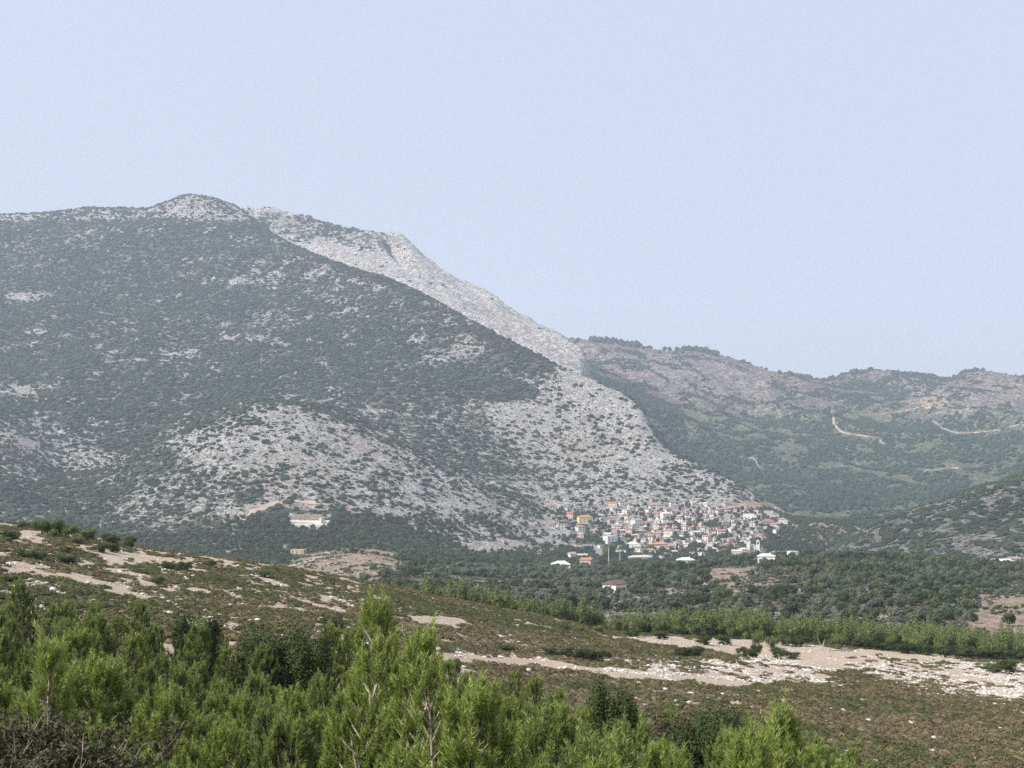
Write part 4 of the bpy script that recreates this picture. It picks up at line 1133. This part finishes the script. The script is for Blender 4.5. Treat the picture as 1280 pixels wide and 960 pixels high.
# ------------------------------------------------------------------ shrubs picked out one by one on the near hillside
def shrub_mesh(seed, mat, n=1500, size=0.055, R_=1.0, H=1.3, nl=8):
    rg_ = np.random.default_rng(seed); lb = lobes_round(rg_, nl, R_, H, 0.05)
    V, F, r = leaf_cloud(lb, n, size, rg_, 0.6, 0.5)
    for (cx, cy, cz, rx, ry, rz) in lb:
        W, G = lump(seed + 5, rx * 0.58, ry * 0.58, rz * 0.58, 0.2, ICO1)
        F = np.concatenate([F, G + len(V)]); V = np.concatenate([V, W + (cx, cy, cz)])
    me = np_mesh('foliage', V, F, [M[mat]]); return me
stem_me = MB().tube([(0, 0, -0.3), (0.05, 0, 0.3), (0.15, 0.05, 0.7)], [0.06, 0.05, 0.02], 5).tube([(0, 0, -0.3), (-0.1, 0.08, 0.3), (-0.3, 0.1, 0.6)], [0.05, 0.04, 0.02], 5).mesh('stem', [M['bark']])
SHM = {'dark': [shrub_mesh(700, 'leaf_dark'), shrub_mesh(701, 'leaf_dark')], 'green': [shrub_mesh(702, 'belt'), shrub_mesh(703, 'belt')], 'olive': [shrub_mesh(704, 'leaf_olive', 1300)]}
SHRUBS = [  # px centre, py base, px width, px height, kind, where
 (14,677,24,12,'dark','at the left end of the near ridge'), (28,661,16,11,'green','on the ridge skyline at the far left'), (40,661,14,9,'green','on the ridge skyline at the far left'),
 (52,668,22,19,'green','in the ridge clump at upper left'), (70,670,26,22,'green','in the ridge clump at upper left'), (86,672,22,18,'green','in the ridge clump at upper left'),
 (67,672,12,12,'green','standing in front of the ridge clump'), (98,680,16,11,'green','right of the ridge clump'), (112,674,22,14,'green','on the ridge skyline right of the clump'),
 (138,679,24,12,'dark','on the ridge skyline right of the clump'), (162,684,16,12,'dark','at the right end of the ridge skyline bushes'), (124,690,22,11,'dark','below the ridge skyline bushes'),
 (142,690,18,10,'dark','below the ridge skyline bushes'), (34,699,26,13,'dark','on the slope below the ridge clump'), (50,701,18,10,'dark','on the slope below the ridge clump'),
 (80,692,14,9,'dark','on the open slope at left'), (84,705,26,9,'dark','on the open slope at left'), (212,712,16,9,'dark','midway along the left hillside'),
 (232,714,22,11,'dark','midway along the left hillside'), (196,731,14,9,'dark','low on the left hillside'), (12,730,22,10,'dark','low on the left hillside'),
 (569,844,16,23,'green','at the near end of the dirt path'), (690,820,20,9,'dark','in the low row behind the dirt path'), (706,822,22,12,'dark','in the low row behind the dirt path'),
 (724,825,24,13,'dark','in the low row behind the dirt path'), (744,826,24,13,'dark','in the low row behind the dirt path'), (759,824,16,10,'dark','in the low row behind the dirt path'),
 (706,787,16,6,'dark','left of the bare terrace'), (725,790,13,9,'green','left of the bare terrace'), (749,791,14,10,'green','left of the bare terrace'),
 (635,815,24,8,'dark','left of the low row behind the path'), (692,764,13,11,'green','in front of the thin pine row'), (852,821,24,10,'dark','at the front edge of the bare terrace'),
 (868,821,24,14,'dark','at the front edge of the bare terrace'), (924,817,9,8,'green','small one on the bare terrace'), (934,822,14,13,'dark','on the bare terrace'),
 (945,823,17,16,'dark','on the bare terrace'), (967,810,19,16,'green','bright and round on the bare terrace'), (949,806,18,18,'green','at the back of the bare terrace'),
 (976,824,20,15,'dark','with a long shadow on the terrace'), (992,824,20,8,'dark','low beside the shadowed terrace bush'), (1240,840,26,9,'dark','on the rocky field at right'),
 (1258,840,26,14,'dark','on the rocky field at right'), (1218,815,15,10,'green','pale one in the dark hedge at right'), (1088,809,24,12,'dark','in the hedge behind the bare terrace'),
 (1106,809,24,12,'dark','in the hedge behind the bare terrace'), (1072,806,20,12,'dark','in the hedge behind the bare terrace'),
 (1135,817,30,14,'dark','in the dark hedge at right'), (1158,819,30,13,'dark','in the dark hedge at right'), (1182,822,30,14,'dark','in the dark hedge at right'),
 (1205,823,28,13,'dark','in the dark hedge at right'), (1230,824,28,14,'dark','in the dark hedge at right'), (1254,825,30,13,'dark','in the dark hedge at right'), (1277,826,28,13,'dark','in the dark hedge at right'),
 (1048,811,24,20,'green','low pine beside the trunked tree'), (880,806,20,12,'dark','under the pines behind the terrace'), (905,806,22,12,'dark','under the pines behind the terrace'),
 (985,808,24,14,'dark','under the pines behind the terrace'), (1000,808,20,12,'dark','under the pines behind the terrace'), (790,796,22,11,'dark','under the pines behind the terrace'), (825,799,22,10,'dark','under the pines behind the terrace'),
 (415,788,26,18,'olive','dry and pinkish beside the tall pine'), (330,722,16,7,'dark','on the right of the left hillside'), (260,708,18,7,'dark','near the skyline of the left hillside')]
items = []
KN = {'dark': 'dark green', 'green': 'bright green', 'olive': 'pinkish brown'}
for k, (px, py, w, h, kd, where) in enumerate(SHRUBS):
    x, y, z = at(px, py, 66, 250)
    mpp = y / FPX
    o = empty('bush', (x, y, z - 0.05), k * 1.7); tag(o, None, 'bush', 'bushes on the near hillside')
    wv = w * mpp / 2.0 * 1.3; hv = h * mpp / 1.3 * 1.1
    o.scale = (wv, wv, hv)
    link('foliage', SHM[kd][k % len(SHM[kd])], o); link('stem', stem_me, o)
    items.append((o, f"{KN[kd]} bush {where}", px, py))
label_all(items)
# the small tree whose trunk shows at the terrace edge
x, y, z = at(1028, 812, 150, 250)
o = empty('pine_tree', (x, y, z - 0.05), 0.4); tag(o, 'small spreading tree with bare forked trunk at the back of the bare terrace', 'tree')
tm = shrub_mesh(730, 'belt', 2600, 0.09, 2.3, 2.4, 12)
link('crown', tm, o, (0, 0, 1.5)); link('trunk', MB().tube([(0, 0, -0.2), (0.15, 0, 0.8), (0.7, 0, 2.2)], [0.1, 0.08, 0.05], 6, 0).tube([(0.1, 0, 0.5), (-0.5, 0.1, 1.2), (-0.8, 0.2, 2.2)], [0.07, 0.05, 0.03], 6).mesh('trunk', [M['bark_pale']]), o)

# ------------------------------------------------------------------ low cushions and stones on the near hillside
cush = []
for sd, mt in enumerate(('heath', 'heath', 'heath_green', 'heath_green')):
    rg_ = np.random.default_rng(800 + sd)
    V, F, r = leaf_cloud([(0, 0, 0.1, 1, 1, 0.75), (0.5, 0.3, 0.05, 0.7, 0.6, 0.6), (-0.5, -0.2, 0.0, 0.7, 0.7, 0.55)], 150, 0.14, rg_, 0.5, 0.75)
    W, G = lump(sd, 0.95, 0.95, 0.62, 0.25, ICO1)
    cush.append(proto('cushion', np_mesh('cushion', np.concatenate([V, W]), np.concatenate([F, G + len(V)]), [M[mt]])))
rng = np.random.default_rng(99)
x, y = wedge(205000, -0.52, 0.62, 58, 250, rng)
z = layer_z(NEAR, x, y); px, py = proj(x, y, z)
bare = near_bare(px, py)
strk = fbm((x * 0.97 + y * 0.2) / 2.2, (y * 0.97 - x * 0.2) / 4.2, 5, 0.72)
k = (near_field(x, y, px, py) + rng.uniform(-0.10, 0.10, len(x))) < 0.50
k &= y < NEAR.line(5, x / y) + 6
k &= rng.random(len(x)) < 0.62
x, y, z, px, py = x[k], y[k], z[k], px[k], py[k]
g = fbm(x / 14, y / 20, 3) + rng.uniform(-0.5, 0.5, len(x)) + 0.02 * (px < 520) - 0.12 * (py > 870)
s = rng.uniform(0.16, 0.46, len(x))
scatter('heath_cushions', 'brown heather and green spiny cushions covering the near hillside', 'ground cover', np.stack([x, y, z - 0.02], -1), np.stack([s * 1.25, s * 1.1, s * rng.uniform(0.6, 1.1, len(x))], -1),
        rng.uniform(0, 6.28, len(x)), cush, np.where(g > -0.04, rng.integers(2, 4, len(x)), rng.integers(0, 2, len(x))))
#print('cushions', len(x))
rocks = []
for sd in range(6):
    rg_ = np.random.default_rng(900 + sd)
    V, F = ico(2); V = V.copy()
    for _ in range(9):                              # chop the ball with random planes: flat, angular faces
        d = unit(rg_.normal(size=3)); lim = rg_.uniform(0.45, 0.85); dt = V @ d
        V -= np.maximum(dt - lim, 0)[:, None] * d
    V += rg_.normal(size=V.shape) * 0.02
    V *= np.array([1.0, rg_.uniform(0.55, 0.9), rg_.uniform(0.45, 0.8)])
    rocks.append(np_mesh('rock', V, F, [M['rock']]))
rock_protos = [proto('stone', m) for m in rocks]
def rock_density(px, py):
    v = np.full(np.shape(px), 0.065)
    for poly, d, f in (([(755, 824), (860, 822), (960, 822), (1045, 838), (1060, 860), (985, 856), (860, 850), (760, 842)], 1.0, 4), ([(1060, 828), (1290, 830), (1500, 836), (1500, 900), (1300, 898), (1190, 872), (1110, 858), (1050, 845)], 0.95, 6),
                       ([(545, 800), (640, 808), (760, 812), (760, 824), (640, 822), (545, 818)], 0.40, 4), ([(195, 748), (240, 752), (320, 775), (310, 800), (270, 795), (200, 765)], 0.55, 5),
                       ([(400, 775), (450, 775), (450, 800), (380, 790)], 0.4, 5), ([(560, 745), (760, 772), (760, 790), (560, 765)], 0.12, 5), ([(0, 690), (420, 730), (520, 760), (400, 760), (0, 745)], 0.24, 8),
                       ([(840, 862), (1060, 880), (1060, 910), (840, 885)], 0.16, 5), ([(980, 890), (1280, 910), (1280, 960), (1000, 960)], 0.09, 8), ([(860, 864), (940, 870), (940, 878), (860, 872)], 0.7, 2)):
        m = polymask(px, py, poly, f, 4); v = v * (1 - m) + d * m
    return v
x, y = wedge(250000, -0.52, 0.62, 60, 246, rng)
z = layer_z(NEAR, x, y); px, py = proj(x, y, z)
k = (rock_density(px, py) * sstep(-0.35, 0.25, fbm(x / 2.5, y / 3.5, 2)) > rng.random(len(x))) & (y < NEAR.line(5, x / y) + 4)
x, y, z, px, py = x[k], y[k], z[k], px[k], py[k]
s = 0.06 + 0.19 * rng.random(len(x)) ** 3.2 + 0.02
s *= np.where(y < 90, 0.8, 1.0)
rot = rng.uniform(0, 6.28, len(x)); ii = rng.integers(0, 6, len(x))
inf = (px > 3) & (px < 1277) & (py < 955)
score = np.where(inf, s / y, 0); order = np.argsort(-score)[:285]; pick = np.zeros(len(x), bool); pick[order] = True
items = []
def rzone(px, py):
    if px < 110: return 'on the far left slope'
    if px < 230: return 'below the ridge bushes'
    if px < 300: return 'left of the large round bush'
    if px < 390: return 'behind the large round bush'
    if px < 560: return 'beside the tall foreground pine'
    if py > 880: return 'in the brown heath at lower right'
    if px > 1055: return 'in the rocky field at right'
    if px > 755 and py < 862: return 'in the stony strip below the terrace'
    if py > 845: return 'in the heath beside the thicket'
    return 'near the dirt path'
for i in order:
    o = link('rock', rocks[ii[i]], None, (x[i], y[i], z[i] + 0.25 * s[i]), rot[i], (s[i] * 1.35, s[i] * 1.2, s[i]))
    tag(o, None, 'rock', 'pale rocks scattered on the near hillside')
    items.append((o, f"{'big' if s[i] > 0.22 else 'middle sized'} pale limestone rock {rzone(px[i], py[i])}", px[i], py[i]))
label_all(items, 12)
for (px_, py_, w_, lb) in ((829, 863, 17, 'largest flat white limestone slab in the brown heath'), (867, 866, 11, 'flat white slab in a row right of the largest slab'), (858, 864, 6, 'small white block in the slab row'),
                           (661, 839, 9, 'tilted white stone just below the dirt path'), (540, 787, 14, 'flat white slab below the small bare patch'), (1012, 816, 7, 'pale stone lying on the bare terrace')):
    X, Y, Zq = at(px_, py_, 60, 250)
    o = link('rock', rocks[(px_ % 6)], None, (X, Y, Zq + 0.1), 0.2, (w_ * Y / FPX / 2, w_ * Y / FPX / 2, 0.22)); tag(o, lb, 'rock', 'pale rocks scattered on the near hillside')
r_ = ~pick
scatter('loose_stones', 'small pale limestone stones littering the near hillside', 'stones', np.stack([x[r_], y[r_], z[r_] + 0.02], -1), np.stack([s[r_] * 1.3, s[r_] * 1.2, s[r_] * 0.9], -1), rot[r_], rock_protos, ii[r_])
#print('stones', len(x))

# ------------------------------------------------------------------ young pines of the foreground thicket
def pine(seed, H, Rr, mat, dens=1.0, wood='bark', bare=0.06, nd=62, nlen=0.105, nwid=0.012):
    rg_ = np.random.default_rng(seed)
    bend = rg_.normal(size=2) * 0.04
    def tr(zr): return np.array([bend[0] * H * zr**2 + 0.03 * math.sin(5 * zr), bend[1] * H * zr**2, H * zr])
    wood_mb = MB(); wood_mb.tube([tuple(tr(t) - np.array([0, 0, 0.25 if t == 0 else 0])) for t in np.linspace(0, 0.97, 8)], list(np.linspace(0.045, 0.008, 8) * H / 3), 6)
    up = np.array([0, 0, 1.0])
    sh = []                                         # base point, direction, length
    zr = bare
    while zr < 0.97:
        nb = rg_.integers(4, 7)
        a0 = rg_.uniform(0, 6.28)
        for b in range(nb):
            if rg_.random() > 0.86 * dens + 0.1: continue
            az = a0 + 6.283 * b / nb + rg_.normal() * 0.25
            L = (Rr * ((1 - zr) ** 0.65) * (0.55 + 0.45 * min(1, zr / 0.25)) * rg_.uniform(0.75, 1.2) + 0.10)
            out = np.array([math.cos(az), math.sin(az), 0])
            e0 = math.radians(rg_.uniform(15, 35) + 22 * zr)
            pts = [tr(zr)]; d = out * math.cos(e0) + up * math.sin(e0)
            ns = max(3, int(L / 0.13))
            for k in range(ns):
                d = unit(d + up * 0.10 + rg_.normal(size=3) * 0.05); pts.append(pts[-1] + d * L / ns)
                t = (k + 1) / ns
                if t > 0.35 and k < ns - 1 and rg_.random() < 0.55 * dens:
                    sd = 1 if k % 2 else -1
                    side = np.cross(d, up) * sd
                    dd = unit(d * 0.5 + side * rg_.uniform(0.3, 0.9) + up * rg_.uniform(0.4, 1.1))
                    ls = rg_.uniform(0.16, 0.30) * (1.15 - 0.35 * t)
                    sh.append((pts[-1], dd, ls))
                    if L > 0.5 and t < 0.8:
                        sh.append((pts[-1] + dd * ls * 0.6, unit(dd * 0.5 - side * 0.3 + up * rg_.uniform(0.5, 1.0)), ls * 0.9))
                        sh.append((pts[-1] + dd * ls * 0.8, unit(dd * 0.6 + side * 0.5 + up * 0.5), ls * 0.8))
            pl = rg_.uniform(0.5, 1.15)
            for q in range(3 if rg_.random() < 0.4 else 2): sh.append((pts[-1] - d * 0.05 + up * 0.12 * q * pl, unit(d * 0.45 + up + rg_.normal(size=3) * 0.20), 0.25 * pl))
            for q in range(2): sh.append((pts[-1] - d * 0.08, unit(d + rg_.normal(size=3) * 0.35 + up * 0.9), rg_.uniform(0.16, 0.26)))
            wood_mb.tube([tuple(p) for p in pts[::2] + [pts[-1]]], list(np.linspace(0.016, 0.005, len(pts[::2]) + 1)), 4)
        zr += (0.17 + 0.05 * rg_.random()) / H
    for q in range(7): sh.append((tr(0.88 + 0.10 * q / 6), unit(np.array([rg_.normal() * 0.35, rg_.normal() * 0.35, 1])), rg_.uniform(0.2, 0.38)))
    P0 = np.array([s_[0] for s_ in sh]); Dv = np.array([s_[1] for s_ in sh]); Ls = np.array([s_[2] for s_ in sh])
    n = len(sh)
    idx = np.repeat(np.arange(n), nd); N = len(idx)
    t = rg_.uniform(0.05, 1.0, N)
    rad = unit(np.cross(Dv[idx], rg_.normal(size=(N, 3))))
    c = P0[idx] + Dv[idx] * (Ls[idx] * t)[:, None] + up * (0.06 * t**2)[:, None]
    nd_dir = unit(Dv[idx] * rg_.uniform(0.8, 1.3, (N, 1)) + rad * rg_.uniform(0.4, 1.25, (N, 1)) + up * 0.15)
    ln = nlen * rg_.uniform(0.7, 1.15, (N, 1))
    w = unit(np.cross(nd_dir, rg_.normal(size=(N, 3)))) * nwid * 0.5
    V = np.stack([c - w, c + w, c + nd_dir * ln], 1).reshape(-1, 3)
    F = np.arange(3 * N).reshape(-1, 3)
    me = np_mesh('crown', V, F, [M[mat]])
    yv = np.clip(0.22 + 0.75 * (t - 0.45) + 0.35 * (c[:, 2] / H - 0.4) + 0.12 * rg_.normal(size=N), 0, 1)
    ya = me.attributes.new('young', 'FLOAT', 'POINT'); ya.data.foreach_set('value', np.repeat(yv, 3).astype(np.float32))
    return me, wood_mb.mesh('trunk', [M[wood]]), float(np.quantile(V[:, 2], 0.997))
PV = [pine(1, 3.0, 1.15, 'needle'), pine(2, 3.2, 1.0, 'needle'), pine(3, 2.7, 1.2, 'needle'), pine(4, 3.0, 1.2, 'needle_deep'), pine(5, 3.3, 1.1, 'needle_deep'), pine(6, 2.8, 1.3, 'needle_deep')]
#print('pine tris', [len(p[0].polygons) for p in PV])
OUTL = ([-200, 0, 60, 130, 200, 265, 285, 310, 330, 400, 420, 445, 520, 548, 570, 600, 650, 700, 740, 765, 800, 860, 900, 935, 1000, 1040, 1090, 1130, 1200],
        [725, 733, 742, 748, 754, 772, 800, 812, 806, 800, 790, 782, 808, 812, 838, 836, 848, 856, 868, 874, 884, 896, 908, 915, 925, 936, 950, 972, 1000])
rp = random.Random(12)
items = []; n_p = 0
def add_pine(v, px, D, h, rz, wide=1.0, label=None, top=None):
    a = (px - 640) / FPX; xx = a * D
    zz = float(NEAR.z(np.array([xx]), np.array([D]))[0])
    me, tk, H = v
    if top: h = (600 - top) / FPX * D - zz
    sc = h / H
    o = empty('young_pine', (xx, D, zz), rz); o.scale = (sc * wide, sc * wide, sc)
    tag(o, label, 'pine', 'young pines in the foreground thicket')
    link('crown', me, o); link('trunk', tk, o)
    return o, zz
D_ = 15.5
while D_ < 68:
    sp = 1.36 + 0.025 * D_
    q = -150.0
    while q < 1150:
        px_ = q + rp.uniform(-0.3, 0.3) * sp * FPX / D_; dq = D_ + rp.uniform(-0.35, 0.35) * sp
        q += sp * FPX / D_ * rp.uniform(0.85, 1.1)
        a = (px_ - 640) / FPX
        zz = float(NEAR.z(np.array([a * dq]), np.array([dq]))[0])
        top = np.interp(px_, *OUTL) + rp.uniform(-14, 5)
        if dq < 24: top = max(top, np.interp(px_, [0, 350, 400, 480, 640, 700, 1000, 1100], [880, 880, 800, 800, 850, 880, 905, 950]))
        hmax = (600 - top) / FPX * dq - zz
        h = min(rp.uniform(1.9, 3.9), hmax * (1.0 if rp.random() < 0.45 else rp.uniform(0.72, 0.98)))
        if h < 1.1 or 600 + (-(zz + h)) / dq * FPX > 968: continue
        bright = rp.random() < (0.85 if 380 < px_ < 680 or px_ > 850 else 0.30)
        if dq < 13.5 and px_ < 120: continue
        v = PV[rp.randrange(3) + (0 if bright else 3)]
        o, _ = add_pine(v, px_, dq, h, rp.uniform(0, 6.28), rp.uniform(0.9, 1.2) * (1.15 if h < 2.2 else 1.0))
        tone = 'bright' if bright else 'deep'
        col_ = ['at the left edge', 'left of the dark round bush', 'below the dark round bush', 'around the tall sparse pine', 'right of the tall sparse pine', 'left of the small dark bush', 'right of the small dark bush', 'by the heath at right'][min(7, max(0, int((px_) / 140)))]
        row = 'front' if dq < 24 else ('middle' if dq < 42 else 'rear')
        items.append((o, f"{tone} green young pine {col_}, {row} rows", px_, 600 - (zz + h) / dq * FPX)); n_p += 1
    D_ += sp * 0.92
label_all(items, 10)
print('pines', n_p)
tall = pine(21, 4.6, 1.0, 'needle', 0.72, 'bark_pale', 0.2, 46)
add_pine(tall, 474, 22, 4.25, 0.3, 1.0, 'tallest foreground pine, sparse and yellow green with pale trunk showing', top=741)
add_pine(pine(22, 3.6, 0.85, 'needle', 0.6, 'bark_pale', 0.3, 46), 521, 20, 3.25, 1.3, 0.9, 'slender sparse pine top just right of the tallest pine', top=775)
add_pine(pine(26, 3.6, 0.8, 'needle', 0.7, 'bark_pale', 0.2, 46), 436, 21, 3.5, 2.3, 0.9, 'sparse yellow green pine just left of the tallest pine', top=792)
add_pine(pine(27, 3.2, 0.8, 'needle', 0.6, 'bark_pale', 0.25, 46), 548, 19.5, 2.95, 2.0, 0.9, 'thin pine top second to the right of the tallest pine', top=800)
add_pine(pine(23, 3.4, 0.55, 'needle', 0.85, 'bark_pale', 0.2, 46), 66, 16.5, 3.4, 0.8, 0.95, 'light green pine with feathery top at the far left', top=793)
add_pine(pine(24, 2.9, 0.55, 'needle', 0.9, 'bark', 0.1, 46), 966, 20, 2.75, 0.5, 1.0, 'lone slender pine top rising at the right end of the thicket', top=874)
add_pine(pine(25, 3.0, 0.7, 'needle', 0.9, 'bark', 0.1), 925, 21, 2.35, 1.5, 1.0, 'pointed young pine left of the lone slender pine top', top=900)

# dark broadleaf bushes standing in the thicket
def big_bush(seed, Rr, H, mat, n, size):
    return shrub_mesh(seed, mat, n, size, Rr, H, 16)
for k, (px, D, w, h, mt, lb) in enumerate(((346, 58, 2.7, 2.9, 'leaf_dark', 'large dark round bush rising above the pine thicket'), (250, 62, 1.7, 2.4, 'leaf_dark', 'dark bush left of the gap with brown ground'),
        (766, 46, 1.1, 2.3, 'leaf_dark', 'small dark bush poking out of the thicket before the heath'), (880, 42, 1.9, 2.0, 'leaf_dark', 'wide dark bush at the right end of the thicket'),
        (832, 43, 1.3, 1.9, 'leaf_olive', 'olive brown round bush left of the wide dark bush'), (385, 57, 1.6, 2.1, 'leaf_dark', 'dark bush right of the large round bush'))):
    a = (px - 640) / FPX; xx = a * D; zz = float(NEAR.z(np.array([xx]), np.array([D]))[0])
    o = empty('bush', (xx, D, zz), k); tag(o, lb, 'bush', 'dark bushes in the foreground thicket')
    top = {346: 764, 250: 768, 766: 852, 880: 876, 832: 884, 385: 778}[px]
    hh = max(1.2, (600 - top) / FPX * D - zz)
    link('foliage', big_bush(750 + k, w / 2 * 1.4, hh, mt, 16000, 0.042), o); link('stem', stem_me, o)
# thorny bush in the lower left corner
X0, Y0 = (42 - 640) / FPX * 11.5, 11.5
z0 = float(NEAR.z(np.array([X0]), np.array([Y0]))[0])
tb = empty('thorny_bush', (X0, Y0, z0)); tag(tb, 'tangled olive brown thorny bush with bare grey twigs in the lower left corner', 'bush')
rg_ = np.random.default_rng(66)
Hb = (600 - 868) / FPX * 11.5 - z0
twm = MB(); LP = []
for k in range(260):
    az = rg_.uniform(0, 6.28); d = unit(np.array([math.cos(az) * rg_.uniform(0.0, 0.42), math.sin(az) * rg_.uniform(0.0, 0.42), 1.0]))
    p = np.array([rg_.normal() * 0.20, rg_.normal() * 0.2, Hb * 0.35]); L = Hb * rg_.uniform(0.35, 0.60); pts = [p]
    for j in range(9):
        d = unit(d + rg_.normal(size=3) * 0.16 + np.array([math.cos(az), math.sin(az), 0]) * 0.03); p = p + d * L / 9; pts.append(p)
        if j > 2:
            for q in range(3):
                sd = unit(d * 0.7 + rg_.normal(size=3) * 0.7); l2 = rg_.uniform(0.10, 0.30)
                if q == 0: twm.tube([tuple(p), tuple(p + sd * l2)], [0.004, 0.002], 3)
                if k % 9: 
                    for u_ in range(20): LP.append(p + sd * l2 * rg_.uniform(0.3, 1.0) + rg_.normal(size=3) * 0.02)
    twm.tube([tuple(v) for v in pts[::3]], [0.010, 0.007, 0.004, 0.002][:len(pts[::3])], 4)
LP = np.array(LP); n = len(LP)
nv = unit(rg_.normal(size=(n, 3)) + np.array([0, 0, 0.6])); t_ = unit(np.cross(nv, rg_.normal(size=(n, 3)))); b_ = np.cross(nv, t_); sz = rg_.uniform(0.010, 0.022, (n, 1))
V = np.stack([LP + t_ * sz * 1.4, LP + b_ * sz * 0.7, LP - t_ * sz * 1.4, LP - b_ * sz * 0.7], 1).reshape(-1, 3)
link('foliage', np_mesh('foliage', V, np.arange(4 * n).reshape(-1, 4), [M['leaf_olive']]), tb)
link('twigs', twm.mesh('twigs', [M['twig']]), tb)
# leaf litter and grass under the thicket
x, y = wedge(38000, -0.6, 0.62, 9, 66, rng)
z = layer_z(NEAR, x, y); s = rng.uniform(0.1, 0.3, len(x))
scatter('thicket_undergrowth', 'low heath and dry grass between the foreground pines', 'ground cover', np.stack([x, y, z], -1), np.stack([s, s, s], -1), rng.uniform(0, 6.28, len(x)), cush, rng.integers(0, 4, len(x)))

# ------------------------------------------------------------------ the hazy air
hz = link('haze', MB().box(-5500, -60, -420, 5500, 7000, 900).mesh('haze')); hz['kind'] = 'stuff'
hm = bpy.data.materials.new('haze_air'); hm.use_nodes = True; hm.node_tree.nodes.clear()
ho = hm.node_tree.nodes.new('ShaderNodeOutputMaterial'); pv = hm.node_tree.nodes.new('ShaderNodeVolumePrincipled')
pv.inputs['Color'].default_value = (0.76, 0.87, 1, 1); pv.inputs['Density'].default_value = HAZE_DENSITY; pv.inputs['Anisotropy'].default_value = 0.2
hm.node_tree.links.new(pv.outputs[0], ho.inputs['Volume']); hz.data.materials.append(hm)
